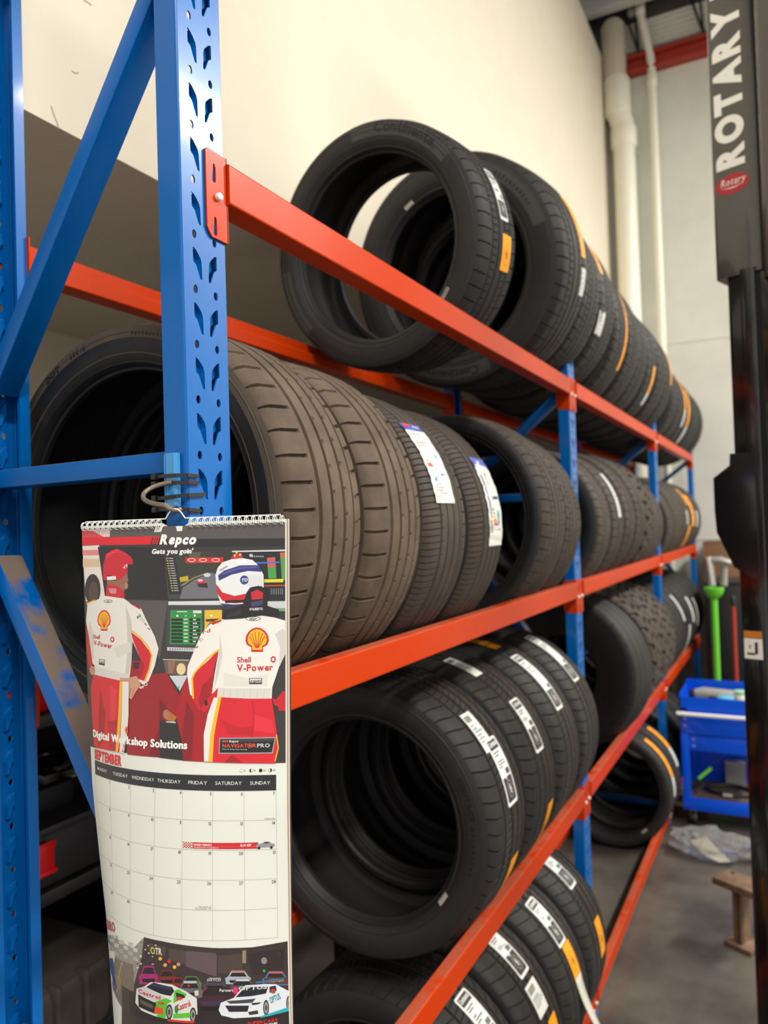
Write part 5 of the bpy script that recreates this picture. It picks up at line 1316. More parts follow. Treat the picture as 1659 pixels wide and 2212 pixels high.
('p',6,(84,76,84),(21763,53165,22134,52962,22542,52277,24070,52372,24515,53115,24816,53360,24712,54109,21845,53921)),
('p',7,(40,38,44),(22287,53003,22662,52451,23976,52533,24332,53134)),
('p',8,(206,204,198),(22573,52312,24069,52406,24096,52644,22539,52545)),
('p',7,(34,30,32),(22219,53435,24355,53573,24197,53897,22367,53777)),
('p',6,(90,60,60),(25735,52446,28500,52617,28500,53437,25792,53129)),
('t',7,(214,170,40),'MOTOR',0.26350,0.52996,0.00325,1,0.00,0.01617,0.0257),
('p',8,(60,110,150),(24826,52770,28030,52689,28026,52907,24823,52986)),
('p',11,(72,36,46),(18197,54650,18781,54163,19149,53247,21764,53088,22314,53607,22443,54350,22016,54998,20749,55756,18332,55723)),
('p',12,(40,36,42),(18709,54098,19292,53298,21692,53273,21919,53991)),
('p',12,(60,54,84),(18226,54648,22302,54477,21738,54986,18771,55097)),
('t',13,(220,216,212),'Partners',0.20706,0.53621,0.00294,1,0.00,0.01552,0.0153),
('p',13,(200,50,50),(18520,53927,19247,53215,19196,53170,18469,53882)),
('p',12,(32,28,30),(18337,55244,20756,55223,20610,55700,18477,55691)),
('p',12,(214,210,196),(17768,53601,18237,53487,18290,54046,17837,54132)),
('p',14,(226,50,110),(22829,53567,22809,53704,22754,53822,22671,53907,22571,53949,22465,53944,22366,53891,22286,53797,22234,53674,22218,53536,22238,53399,22293,53281,22376,53195,22476,53152,22583,53158,22682,53211,22762,53305,22813,53429)),
('p',13,(226,226,220),(9587,56279,9835,54615,11030,54095,12166,53321,13564,53146,15034,53126,16728,53668,18054,54389,18126,56051,17298,56895,14849,56948,12849,56982,10597,56841)),
('p',14,(212,206,208),(9835,54615,11224,54076,13554,54528,14217,54758,12862,55330,10210,55063)),
('p',15,(38,38,46),(11416,54031,12525,53304,15032,53395,15314,53805,14866,54398,13555,54365)),
('p',16,(60,66,120),(12164,53458,14872,53523,15030,53705,12163,53635)),
('p',16,(96,196,52),(15314,53805,15814,53522,16875,53992,16723,54204,15810,54153,15649,54907,15179,55096)),
('p',15,(92,192,50),(12721,55385,14218,54718,15022,54915,14409,55335,14136,57016,13024,56947)),
('p',17,(44,44,60),(15501,53918,16498,54088,16722,54338,15650,54840)),
('p',18,(210,70,50),(16328,54505,16305,54571,16242,54633,16144,54684,16024,54718,15895,54731,15775,54721,15676,54690,15612,54641,15590,54579,15613,54512,15678,54449,15777,54396,15898,54361,16026,54349,16146,54359,16243,54392,16306,54443)),
('p',16,(40,36,36),(10103,55162,12861,55493,12851,56712,10187,56544)),
('p',17,(96,90,70),(10409,55629,12505,55808,12412,56235,10505,56084)),
('p',17,(232,84,44),(12717,55900,13847,55854,13741,56599,12587,56631)),
('p',16,(214,50,40),(13208,55332,14050,55256,13966,55485,13207,55535)),
('p',16,(34,32,32),(15093,56112,15065,56400,14989,56659,14873,56860,14732,56979,14581,57001,14439,56924,14323,56756,14248,56517,14224,56237,14252,55947,14331,55685,14449,55481,14592,55362,14743,55341,14883,55420,14996,55591,15069,55831)),
('p',17,(150,146,140),(14966,56129,14946,56351,14892,56552,14811,56707,14711,56797,14604,56813,14505,56751,14424,56620,14372,56434,14354,56216,14375,55993,14430,55791,14513,55635,14613,55544,14719,55529,14818,55592,14898,55725,14949,55911)),
('p',18,(70,66,64),(14806,56151,14797,56253,14771,56345,14733,56416,14685,56458,14635,56465,14588,56437,14550,56377,14525,56292,14517,56192,14526,56090,14552,55997,14591,55926,14639,55884,14689,55877,14736,55905,14774,55966,14798,56051)),
('p',14,(34,32,32),(17994,56190,17967,56473,17897,56725,17790,56914,17660,57019,17522,57027,17393,56938,17289,56760,17222,56517,17200,56236,17226,55952,17298,55699,17406,55508,17537,55402,17675,55394,17803,55485,17906,55664,17973,55909)),
('p',15,(150,146,140),(17877,56196,17858,56415,17808,56610,17733,56756,17641,56837,17544,56843,17454,56772,17380,56635,17333,56446,17318,56228,17337,56009,17388,55813,17463,55666,17555,55584,17653,55579,17743,55650,17816,55788,17862,55978)),
('p',16,(70,66,64),(17731,56203,17722,56304,17698,56393,17662,56461,17619,56498,17573,56501,17530,56468,17495,56405,17473,56319,17466,56219,17475,56118,17499,56029,17535,55961,17578,55924,17624,55921,17667,55954,17701,56017,17724,56104)),
('p',15,(96,196,52),(15170,56303,17306,55963,17242,56500,15167,56811)),
('p',17,(216,56,44),(14398,56974,17886,56833,17591,57089,14494,57201)),
('p',16,(40,140,70),(15829,55744,15813,55901,15769,56042,15702,56151,15621,56214,15535,56224,15454,56180,15388,56086,15345,55955,15331,55801,15347,55643,15392,55501,15459,55392,15541,55328,15627,55318,15708,55363,15773,55458,15815,55590)),
('t',17,(206,36,50),'Castrol',0.10170,0.54936,0.00416,1,0.00,0.03315,0.0230),
('t',19,(206,36,50),'Castrol',0.15797,0.55854,0.00615,1,0.00,0.01738,-0.3958),
('p',15,(224,228,232),(20583,55620,20831,54825,22304,54343,22939,53641,23642,53055,25792,53102,27042,53233,28500,54153,28500,56063,26143,56655,24207,56591,22271,56559,20884,56185)),
('p',16,(38,40,50),(22513,54287,23598,53240,26203,53415,25940,54159,24385,54283)),
('p',16,(46,50,80),(26342,53456,27039,53369,27168,53954,26329,54133)),
('p',17,(180,70,60),(27055,54010,27035,54100,26980,54176,26898,54227,26797,54248,26691,54236,26592,54193,26512,54124,26461,54036,26444,53942,26464,53851,26519,53776,26601,53724,26701,53703,26807,53714,26907,53757,26987,53827,27038,53915)),
('p',16,(70,70,80),(21464,54642,24795,54588,24372,55021,21877,54965)),
('p',16,(42,40,44),(21317,55131,24022,55287,23831,55942,21754,55841)),
('p',17,(60,56,60),(23872,55986,24980,55884,25042,56294,24073,56338)),
('p',16,(40,40,46),(24303,55042,25479,55058,25061,55246,24368,55290)),
('p',16,(34,33,34),(26257,55749,26232,56042,26169,56295,26077,56478,25967,56568,25852,56555,25745,56441,25661,56239,25608,55974,25593,55677,25618,55384,25681,55131,25773,54948,25883,54856,25998,54869,26105,54983,26190,55186,26243,55452)),
('p',17,(150,148,146),(26160,55738,26142,55967,26097,56166,26032,56309,25954,56380,25872,56371,25797,56283,25737,56126,25700,55919,25690,55687,25708,55458,25753,55260,25818,55116,25896,55044,25978,55053,26054,55141,26113,55299,26151,55506)),
('p',18,(70,68,66),(26036,55725,26027,55825,26006,55912,25976,55975,25939,56006,25901,56002,25865,55963,25837,55894,25819,55803,25814,55700,25823,55600,25844,55513,25874,55450,25911,55418,25950,55423,25985,55462,26013,55531,26031,55622)),
('p',16,(34,33,34),(28500,55593,28500,55889,28500,56144,28500,56327,28500,56416,28458,56401,28350,56284,28265,56078,28212,55809,28198,55508,28224,55213,28287,54958,28380,54775,28492,54685,28500,54699,28500,54816,28500,55022,28500,55292)),
('p',17,(150,148,146),(28500,55581,28500,55812,28500,56012,28500,56156,28500,56226,28478,56216,28403,56125,28342,55965,28305,55755,28296,55521,28315,55290,28360,55090,28426,54946,28500,54875,28500,54885,28500,54975,28500,55136,28500,55346)),
('p',18,(70,68,66),(28500,55565,28500,55667,28500,55754,28500,55817,28500,55848,28500,55843,28472,55803,28444,55732,28426,55640,28421,55537,28430,55435,28451,55347,28482,55284,28500,55253,28500,55258,28500,55298,28500,55369,28500,55462)),
('p',19,(46,172,182),(25175,56603,28500,55927,28500,56390,25311,56752)),
('t',17,(214,214,214),'OPTUS',0.22871,0.53543,0.00402,1,0.00,0.03190,0.0231),
('t',20,(24,146,156),'OPTUS',0.26474,0.55300,0.00676,1,0.00,0.01232,-0.3360),
('t',10,(214,44,44),'SUPERCARS',0.23807,0.57412,0.00320,1,0.00,0.03379,-0.0185),
('t',11,(230,228,224),'CHAMPIONSHIP',0.23801,0.57759,0.00267,1,0.00,0.03377,-0.0093),
('t',7,(120,118,114),'TAILEM BEND, SA',0.00655,0.52005,0.00337,0,0.00,0.05842,-0.3462),
('t',8,(206,50,50),'ENDURO',0.00000,0.51000,0.01053,1,0.00,0.05581,-0.2680)]
# ------------------------------------------------------------------ wall calendar on the near upright
CAL_W, CAL_H, CAL_TOP = .285, .622, 1.8238
CAL_O = Vector((.16815, -.04516, 0))         # plan position of the sheet's top right corner
CAL_ROT = .4819
# down the sheet: (distance from top, angle at the right edge, extra curl at the left edge, set-back and shift of the right edge)
CAL_P = [(0.0, 10, 16, 0, 0), (.33, 0, 51.5, -.02, -.006), (.498, -8, 77.5, -.02, -.0084), (.66, -12, 93, -.025, -.0091)]
_cf, _cr = Vector((-math.sin(CAL_ROT), math.cos(CAL_ROT), 0)), Vector((math.cos(CAL_ROT), math.sin(CAL_ROT), 0))
def cal_section(v):
    v = min(max(v, 0), .66)
    for a, b in zip(CAL_P, CAL_P[1:]):
        if v <= b[0]:
            t = (v-a[0])/(b[0]-a[0]); return [a[i]+(b[i]-a[i])*t for i in range(1, 5)]
_sec = {}
def cal_point(x, v, lift=0.):
    """point of the curled sheet: x from its left edge, v down from its top edge, lift towards the viewer"""
    k = round(v*2000)
    if k not in _sec:
        fa, fb, dr, ar = cal_section(k/2000); fa, fb = math.radians(fa), math.radians(fb)
        s = (np.arange(200)+.5)/200; ph = fa+fb*s**1.6
        _sec[k] = (np.concatenate([[0], np.cumsum(np.cos(ph))])/200, np.concatenate([[0], np.cumsum(np.sin(ph))])/200, fa, fb, dr, ar)
    A, D, fa, fb, dr, ar = _sec[k]; s = 1-x/CAL_W
    g = np.linspace(0, 1, 201)
    if s >= 0: a, d = float(np.interp(s, g, A)), float(np.interp(s, g, D))
    else: a, d = s*math.cos(fa), s*math.sin(fa)
    ph = fa+fb*max(0, min(1, s))**1.6
    n = -_cf*math.cos(ph)-_cr*math.sin(ph)
    p = CAL_O+_cf*(dr+d*CAL_W)+_cr*(ar-a*CAL_W)+n*lift
    return Vector((p.x, p.y, CAL_TOP-v))
CAL_HOOK = cal_point(.5*CAL_W, -.016, -.002)
mat('paper', (232, 233, 222), .45, coat=.15); mat('paper_edge', (190, 150, 120), .6); mat('wire_white', (236, 236, 230), .35)
cal = thing('wall_calendar', 'wire-bound wall calendar open at September, hanging from a hook on the near post', 'calendar', tuple(cal_point(CAL_W/2, .3)-Vector((0, 0, 0))))
_inv = Matrix.Translation(-cal.location)
def sheet(name, lift, dx, mt, cut=True, h=CAL_H):
    nx, nz = 28, 40; V, F = [], []
    for j in range(nz+1):
        for i in range(nx+1):
            x, v = CAL_W*i/nx+dx*(i/nx), h*j/nz
            if cut and j == 0 and abs(i/nx-.5) < .03: v = .017
            elif cut and j == 0 and abs(i/nx-.5) < .05: v = .006
            V.append(_inv @ cal_point(x, v, lift))
    for j in range(nz):
        for i in range(nx): F.append((j*(nx+1)+i, j*(nx+1)+i+1, (j+1)*(nx+1)+i+1, (j+1)*(nx+1)+i))
    o = mesh_obj(name, from_lists(name, V, F, 60), M[mt], cal); return o
sheet('page', 0, 0, 'paper')
for k, (mt, dx) in enumerate((('paper', .0015), ('paper_edge', .0030), ('paper', .0042), ('case_grey', .0056))):
    if mt == 'case_grey': mat('case_grey', (70, 60, 58), .5)
    sheet('page', -.0012-.0011*k, dx, mt)
pic = Print(); low = Print(); words = Print(); month = Print()
for it in ART:
    if it[0] == 'p':
        q = it[3]; pts = [(q[i]/1e5, q[i+1]/1e5) for i in range(0, len(q), 2)]
        y = sum(p[1] for p in pts)/len(pts)
        (pic if y < .285 else low if y > .484 else month).poly(pts, it[2], it[1])
    elif it[0] == 't':
        (pic if it[5] < .3 else low).text(it[3], it[4], it[5], it[6], it[2], it[1], it[7], it[8], 'l', it[9], it[10])
    else:
        month.text(it[3], it[4], it[5], it[6], it[2], it[1], it[7], 0, it[8], it[9])
cal_map = lambda x, y, l: _inv @ cal_point(x, y, .0003+l)
for nm, pr_, lb in (('picture', pic, 'photograph of two racing drivers in white and red seen from behind'), ('month_grid', month, 'September month table'), ('lower_picture', low, 'photograph of racing cars')):
    pr_.build(nm, cal_map, M['print_gloss'], cal, .0095, .016, lift=.00004)['label'] = lb
# binding
def loop_mesh():
    mb = MB()
    for dx in (-.0011, .0011):
        mb.tube([(dx, -.0045*math.cos(a)-.001, .0052*math.sin(a)) for a in [2*PI*k/16 for k in range(16)]], 0.00052, 6, closed=True)
    me = bpy.data.meshes.new('binding_loop'); me.from_pydata(mb.v, [], mb.f); me.update(); me.shade_smooth(); me.materials.append(M['wire_white']); return me
lm = loop_mesh()
N = 32
for k in range(N):
    u = (k+.6)/N*CAL_W
    if abs(u/CAL_W-.5) < .052: continue
    o = mesh_obj('binding_loop', lm, None, cal)
    p0 = cal_point(u, .001); p1 = cal_point(u+.004, .001); o.location = _inv @ p0
    o.rotation_euler = (0, 0, math.atan2((p1-p0).y, (p1-p0).x))
    # punched hole under the loop
pts = []
for k in range(41):
    u = k/40; d = (u-.5)*CAL_W; z = -.0052
    if abs(d) < .0135: z = -.0052-.0115*math.cos(d/.0135*PI/2)**.6
    pts.append(_inv @ cal_point(u*CAL_W, z, -.001))
fine = []
for k in range(121):
    u = .02+.96*k/120; d = (u-.5)*CAL_W; z = -.0052
    if abs(d) < .0125: z -= .0118*math.cos(d/.0125*PI/2)**.7
    fine.append(_inv @ cal_point(u*CAL_W, z, -.001))
MB().tube(fine, .0008, 8).build('hanger_wire', M['wire_white'], cal)
hb = MB()
for k in range(N):
    u = (k+.6)/N*CAL_W
    if abs(u/CAL_W-.5) < .052: continue
    for dx in (-.0011, .0011):
        q = [_inv @ cal_point(u+dx+sx, .0042+sy, .0021) for sx, sy in ((-.0009, -.0011), (.0009, -.0011), (.0009, .0011), (-.0009, .0011))]
        n = len(hb.v); hb.v += [tuple(x) for x in q]; hb.f.append((n, n+1, n+2, n+3))
hb.build('punched_holes', M['black_plastic'], cal, None)['kind'] = 'stuff'
# ------------------------------------------------------------------ small things on the near upright
mat('tie_black', (34, 32, 30), .4); mat('hook_brown', (126, 112, 96), .4, .3, noise=(30, (150, 136, 118), .4, .7))
mat('tube_blue', (40, 140, 205), .2, coat=.8, noise=(40, (90, 120, 140), .55, .75))
YF = PW0-.0016
t = thing('plastic_bar', 'small glossy blue plastic bar strapped upright to the near post', 'plastic bar', (-.022, YF-.006, 1.846))
MB().prism([(-.012, .0035), (-.008, -.004), (.008, -.004), (.012, .0035)], 'z', 0, .071).build('bar_shell', M['tube_blue'], t)
MB().prism([(-.011, -.001), (-.0085, -.0048), (-.0065, -.0048), (-.009, -.001)], 'z', .002, .069).build('edge_rib', M['tube_blue'], t)
MB().prism([(.011, -.001), (.0085, -.0048), (.0065, -.0048), (.009, -.001)], 'z', .002, .069).build('edge_rib', M['tube_blue'], t)
TIE = ['topmost black cable tie round the blue plastic bar', 'second black cable tie from the top round the blue bar', 'third black cable tie, slanting up over the blue bar', 'lowest black cable tie, ending in an oval hole of the post']
for i, (z0, z1, ye) in enumerate(((1.887, 1.886, -.006), (1.877, 1.877, -.006), (1.858, 1.862, .006), (1.843, 1.840, -.0035))):
    t = thing('cable_tie', TIE[i], 'cable tie', (0, 0, 0), group='cable ties on the near post')
    pts = [(-.046, YF-.010, z0), (-.035, YF-.0125, z0), (-.010, YF-.0125, z0+(z1-z0)*.3), (.004, YF-.004, z0+(z1-z0)*.6), (.0045, PW0+.008, z0+(z1-z0)*.8), (.0036, ye, z1)]
    mb = MB(); P = [Vector(p) for p in pts]
    for k in range(len(P)-1):
        for q in (0,):
            a, b = P[k], P[k+1]; d = (b-a).normalized(); n = d.cross(Vector((0, 0, 1))).normalized()*.0007
            mb.add([a-n+Vector((0, 0, -.0024)), b-n+Vector((0, 0, -.0024)), b-n+Vector((0, 0, .0024)), a-n+Vector((0, 0, .0024)), a+n+Vector((0, 0, -.0024)), b+n+Vector((0, 0, -.0024)), b+n+Vector((0, 0, .0024)), a+n+Vector((0, 0, .0024))],
                   [(0, 1, 2, 3), (7, 6, 5, 4), (0, 4, 5, 1), (3, 2, 6, 7), (0, 3, 7, 4), (1, 5, 6, 2)])
    mb.build('strap', M['tie_black'], t)
    MB().bbox(-.052, -.044, YF-.014, YF-.006, z0-.004, z0+.004, .001).build('lock_head', M['tie_black'], t)
# bent wire hook that carries the calendar
t = thing('wire_hook', 'bent brown wire hook carrying the calendar on the near post', 'hook', (0, 0, 0))
HOOK = Vector((CAL_HOOK.x, CAL_HOOK.y, CAL_HOOK.z))
hp = bezier((-.016, YF-.012, 1.878), (-.052, YF-.03, 1.874), (-.060, YF-.045, 1.852), HOOK+Vector((-.012, -.004, .006)), 14)+bezier(HOOK+Vector((-.012, -.004, .006)), HOOK+Vector((-.006, -.002, .000)), HOOK+Vector((.002, .001, -.003)), HOOK+Vector((.004, .006, .001)), 6)[1:]
MB().tube(hp, .0031, 12).build('rod', M['hook_brown'], t)

# ------------------------------------------------------------------ vehicle lift column on the right
mat('lift_grey', (62, 57, 53), .22, coat=.7); mat('lift_black', (20, 20, 21), .2, coat=.6)
mat('decal_white', (240, 236, 222), .4); mat('decal_red', (176, 24, 40), .4); mat('decal_orange', (206, 120, 40), .5)
mat('chrome', (210, 210, 205), .12, 1)
LX, LY = Vector((.530, 1.757, 0)), None
ang = math.radians(-19)
t = thing('lift_tower', 'black vehicle lift tower with white lettering running up its face', 'vehicle lift', (.527, 1.757, 0), (0, 0, ang))
# local: +x to the right along the face, -y towards the camera
def rounded(x0, x1, y0, y1, r=.012, n=4):
    out = []
    for cx, cy, a0 in ((x1-r, y1-r, 0), (x0+r, y1-r, 90), (x0+r, y0+r, 180), (x1-r, y0+r, 270)):
        out += [(cx+r*math.cos(math.radians(a0+90*k/n)), cy+r*math.sin(math.radians(a0+90*k/n))) for k in range(n+1)]
    return out
MB().prism(rounded(0, .142, 0, .22), 'z', 2.535, 4.2).build('shroud', M['lift_grey'], t)
MB().prism(rounded(.146, .30, -.035, .22, .03, 6), 'z', 2.50, 4.2).build('side_cover', M['lift_grey'], t)
MB().prism(rounded(.028, .30, .012, .24), 'z', 0, 2.56).build('column', M['lift_black'], t)
MB().prism(rounded(.075, .12, -.012, .02, .006), 'z', .02, 2.545).build('rail', M['lift_black'], t)
MB().prism(rounded(.16, .22, -.03, .02, .008), 'z', .02, 2.53).build('rail', M['lift_black'], t)
# carriage guard that stands out to the left
MB().prism([(-.022, 1.93), (-.022, 1.83), (-.018, 1.765), (.03, 1.66), (.10, 1.62), (.10, 2.0), (.03, 2.0), (.028, 1.965)], 'y', -.02, .10).build('carriage_guard', M['lift_black'], t)
MB().prism(rounded(-.02, .32, -.06, .30, .02), 'z', 0, .018).build('base_plate', M['lift_black'], t)
MB().lathe([(.014, .018), (.014, .03), (.008, .034)], origin=(.0, -.03, 0), seg=6).build('anchor_bolt', M['zinc'], t)
# words up the face
p = Print(); p.text('ROTARY LIFT', 0, 0, .074, (240, 236, 222), 1, 2, width=.74, gap=.09)
def up_face(x, y, l): return (.095+y, -.0006-l, 2.862+x)
p.build('lettering', up_face, M['decal_white'], t, .5)
for o in t.children:
    if o.name.startswith('lettering'): o.data.materials.clear(); o.data.materials.append(M['decal_white']); o['label'] = 'white lettering ROTARY LIFT'
e = MB().add([(.062+.050*math.cos(2*PI*k/28), -.0008, 2.812+.030*math.sin(2*PI*k/28)) for k in range(28)], [tuple(range(28))]).build('oval_badge', M['decal_red'], t, None)
p = Print(); p.text('Rotary', 0, 0, .021, (244, 240, 230), 1, 0, shear=.25, width=.072, gap=.12)
p.poly([(-.002, .006), (.035, .012), (.070, .004), (.035, .0085)], (244, 240, 230), 1)
o = p.build('badge_script', lambda x, y, l: (.028+x, -.0016-l, 2.810-y), M['decal_white'], e, .5)
# warning label
lb = MB().box(.048, .100, -.0142, -.0126, 1.39, 1.45).build('warning_label', M['decal_white'], t)
MB().box(.048, .100, -.0146, -.0126, 1.452, 1.472).build('label_head', M['decal_orange'], lb)
MB().box(.079, .087, -.0149, -.014, 1.405, 1.44).box(.056, .079, -.0149, -.014, 1.402, 1.408).box(.063, .066, -.0149, -.014, 1.42, 1.432).build('label_pictogram', M['lift_black'], lb)

# ------------------------------------------------------------------ lift arm adapter on the floor
mat('rust_steel', (138, 112, 88), .55, .3, noise=(20, (104, 78, 60), .4, .7))
t = thing('jack_stand', 'brown steel stand with a flat top plate beside the lift tower', 'jack stand', (.455, 2.80, 0), (0, 0, -.5))
MB().bbox(-.085, .12, -.065, .065, .245, .275, .004).build('top_plate', M['rust_steel'], t)
MB().box(-.012, .022, -.035, -.012, .02, .245).box(.0, .022, -.035, .035, .02, .245).build('upright_web', M['rust_steel'], t)
MB().bbox(-.045, .075, -.055, .055, .0, .02, .003).build('base_plate', M['rust_steel'], t)
for x, y in ((.06, .025), (-.05, .035)): MB().lathe([(.009, .2745), (.009, .2765)], origin=(x, y, 0), seg=12).build('bolt_hole', M['black_plastic'], t)

# ------------------------------------------------------------------ blue tool cart
mat('cart_blue', (0, 84, 226), .3, coat=.2, spec=.3); mat('rubber_mat', (92, 74, 62), .8, noise=(30, (70, 56, 48), .4, .7)); mat('handle_white', (240, 236, 224), .25)
CX0, CX1, CY0, CY1 = .085, .62, 4.06, 4.42
t = thing('tool_cart', 'blue steel tool cart with a pale handle bar and an open bay', 'tool cart', (0, 0, 0))
for x in (CX0, CX1-.045):
    for y in (CY0, CY1-.04): MB().bbox(x, x+.045, y, y+.04, .10, .70, .004).build('corner_post', M['cart_blue'], t)
MB().box(CX0+.004, CX0+.008, CY0+.03, CY1-.03, .10, .70).build('side_panel', M['cart_blue'], t)
MB().box(CX0+.02, CX1-.02, CY1-.012, CY1-.006, .10, .70).build('back_panel', M['cart_blue'], t)
tr = MB().box(CX0, CX1, CY0, CY0+.006, .685, .760).box(CX0, CX1, CY1-.006, CY1, .685, .80).box(CX0, CX0+.006, CY0, CY1, .685, .775).box(CX1-.006, CX1, CY0, CY1, .685, .775).box(CX0, CX1, CY0, CY1, .68, .686).build('top_tray', M['cart_blue'], t)
MB().box(CX0+.01, CX1-.01, CY0+.01, CY1-.01, .686, .690).build('tray_mat', M['rubber_mat'], tr)
for z0, z1, x0, d in ((.545, .68, CX0+.003, -.004), (.445, .54, CX0+.045, .012)):
    dr = MB().bbox(x0, CX1-(x0-CX0), CY0+d, CY0+.30, z0, z1, .004).build('drawer', M['cart_blue'], t)
    for zz in ((z0+z1)/2+.022, (z0+z1)/2-.018):
        MB().lathe([(.007, 0), (.007, .005), (.004, .007)], axis='y', seg=12, origin=(x0+.025, CY0+d-.007, zz)).build('bolt', M['zinc'], dr)
MB().bbox(CX0, CX1, CY0-.002, CY1, .10, .172, .004).build('lower_tray', M['cart_blue'], t)
MB().box(CX0+.01, CX1-.01, CY0+.01, CY1-.01, .1725, .176).build('lower_mat', M['rubber_mat'], t)
h = MB().tube([(CX0-.01, CY0-.055, .672), (CX1+.01, CY0-.055, .672)], .011, 14).build('handle_bar', M['handle_white'], t)
for x in (CX0+.02, CX1-.02): MB().bbox(x-.008, x+.008, CY0-.055, CY0+.002, .664, .680, .002).build('handle_bracket', M['zinc'], h)
for x in (CX0+.05, CX1-.05):
    for y in (CY0+.05, CY1-.05):
        c = MB().bbox(x-.02, x+.02, y-.02, y+.02, .085, .102, .003).box(x-.016, x-.012, y-.012, y+.02, .035, .09).box(x+.012, x+.016, y-.012, y+.02, .035, .09).build('castor', M['zinc'], t)
        MB().lathe([(.010, -.011), (.038, -.011), (.040, -.007), (.040, .007), (.038, .011), (.010, .011)], axis='x', origin=(x, y+.006, .0405), seg=24).build('wheel', M['black_plastic'], c)
# things on and in the cart
mat('tool_grey', (150, 148, 140), .45); mat('tape_blue', (92, 170, 205), .5); mat('green_paint', (104, 196, 48), .35); mat('pale_green', (150, 200, 160), .5)
t = thing('air_gun', 'grey cordless tool lying along the back of the blue cart top', 'power tool', (.15, 4.27, .691), (0, 0, .1))
MB().tube([(0, 0, .045), (.05, 0, .05), (.20, 0, .045), (.30, 0, .035)], [.03, .04, .034, .026], 18).build('body', M['tool_grey'], t)
MB().lathe([(.028, -.035), (.03, -.03), (.03, -.002), (.02, 0)], axis='x', origin=(0, 0, .045), seg=16).build('chuck', M['black_plastic'], t)
MB().bbox(.20, .29, -.035, .035, 0, .02, .004).build('battery', M['black_plastic'], t)
t = thing('grinder', 'black tool with a bright blue disc on the blue cart', 'grinder', (.33, 4.16, .691))
MB().lathe([(.02, 0), (.035, .01), (.04, .035), (.03, .045)], seg=20).build('head', M['black_plastic'], t)
MB().lathe([(.042, .046), (.048, .05), (.048, .062), (.042, .066)], seg=28).build('disc', M['tape_blue'], t)
MB().tube([(-.02, .02, .03), (-.09, .05, .035)], [.022, .018], 12).build('handle', M['black_plastic'], t)
for i, (x, y, n) in enumerate(((.17, 4.13, .05), (.25, 4.19, .04), (.40, 4.11, .035))):
    t = thing('air_fitting', ['pale steel fitting at the left front of the cart top', 'pale fitting in the middle of the cart top', 'small pale fitting at the front right of the cart top'][i], 'fitting', (x, y, .691), (0, 0, i*.8), 'loose fittings on the cart')
    MB().lathe([(.012, -n/2), (.014, -n/4), (.010, n/5), (.012, n/2)], axis='x', origin=(0, 0, .0145), seg=12).build('barrel', M['zinc'], t)
    MB().lathe([(.006, -.012), (.006, .012)], axis='x', origin=(n/2+.010, 0, .0145), seg=8).build('nipple', M['zinc'], t)
t = thing('spray_tin', 'pale green and white tin at the right back of the cart top', 'tin', (.40, 4.30, .691))
MB().lathe([(.04, 0), (.042, .004), (.042, .05), (.04, .054)], seg=24).build('tin_body', M['decal_white'], t)
MB().lathe([(.04, .054), (.04, .074), (.034, .078)], seg=24).build('lid', M['pale_green'], t)
t = thing('green_rod', 'short bright green rod leaning inside the open bay of the cart', 'rod', (.17, 4.12, .27), (0, 0, 0))
MB().tube([(0, 0, 0), (.07, .02, .065)], .011, 12).build('rod', M['green_paint'], t)
MB().tube([(0, 0, 0), (-.02, -.005, -.09)], .004, 8).build('stem', M['black_plastic'], t)
t = thing('parts_box', 'pale carton at the back of the open bay of the cart', 'box', (.355, 4.36, .1765))
MB().bbox(-.055, .055, -.03, .03, 0, .14, .003).build('box_body', M['tool_grey'], t); MB().box(-.056, .056, -.0305, .03, .1405, .146).build('lid', M['letter_white'], t)
t = thing('hose', 'dark hose coiled on the lower tray of the blue cart', 'hose', (.33, 4.22, .1765))
MB().tube([(.13*math.cos(a), .09*math.sin(a), .012+.004*math.sin(a*.5)) for a in [k*.3 for k in range(32)]], .010, 10).build('tube', M['black_plastic'], t)
MB().lathe([(.013, 0), (.013, .05)], axis='x', origin=(-.03, -.10, .014), seg=12).build('coupling', M['zinc'], t)

# green stand and red pole behind the cart
t = thing('work_stand', 'bright green stand pole with a silver clamp head behind the cart', 'stand', (.24, 4.75, 0))
MB().lathe([(.022, .03), (.022, 1.28)], seg=18).build('pole', M['green_paint'], t)
MB().lathe([(.022, 1.27), (.04, 1.285), (.058, 1.31), (.066, 1.345), (.060, 1.35), (.05, 1.315), (.018, 1.30)], seg=24).build('cup', M['green_paint'], t)
hd = MB().tube([(-.01, 0, 1.36), (-.02, 0, 1.46), (-.03, 0, 1.55)], [.028, .03, .026], 14).build('clamp_body', M['zinc'], t)
MB().tube([(-.02, 0, 1.53), (.05, 0, 1.53), (.11, 0, 1.51)], [.02, .024, .02], 12).build('clamp_arm', M['zinc'], hd)
MB().tube([(.06, .02, 1.36), (.07, .02, 1.50)], [.024, .02], 12).build('clamp_jaw', M['tool_grey'], hd)
for k in range(3):
    a = k*2*PI/3+1.4; MB().tube([(0, 0, .06), (.25*math.cos(a), .25*math.sin(a), .012)], .012, 8).build('leg', M['green_paint'], t)
t = thing('red_pole', 'dark red pole standing right of the green stand', 'pole', (.352, 4.80, 0))
MB().lathe([(.014, .02), (.014, 1.25)], seg=14).build('tube', M['red_steel'], t); MB().lathe([(.05, 0), (.05, .015), (.018, .03)], seg=20).build('foot', M['red_steel'], t)
MB().lathe([(.016, 1.22), (.018, 1.27), (.010, 1.29)], seg=14).build('cap', M['black_plastic'], t)
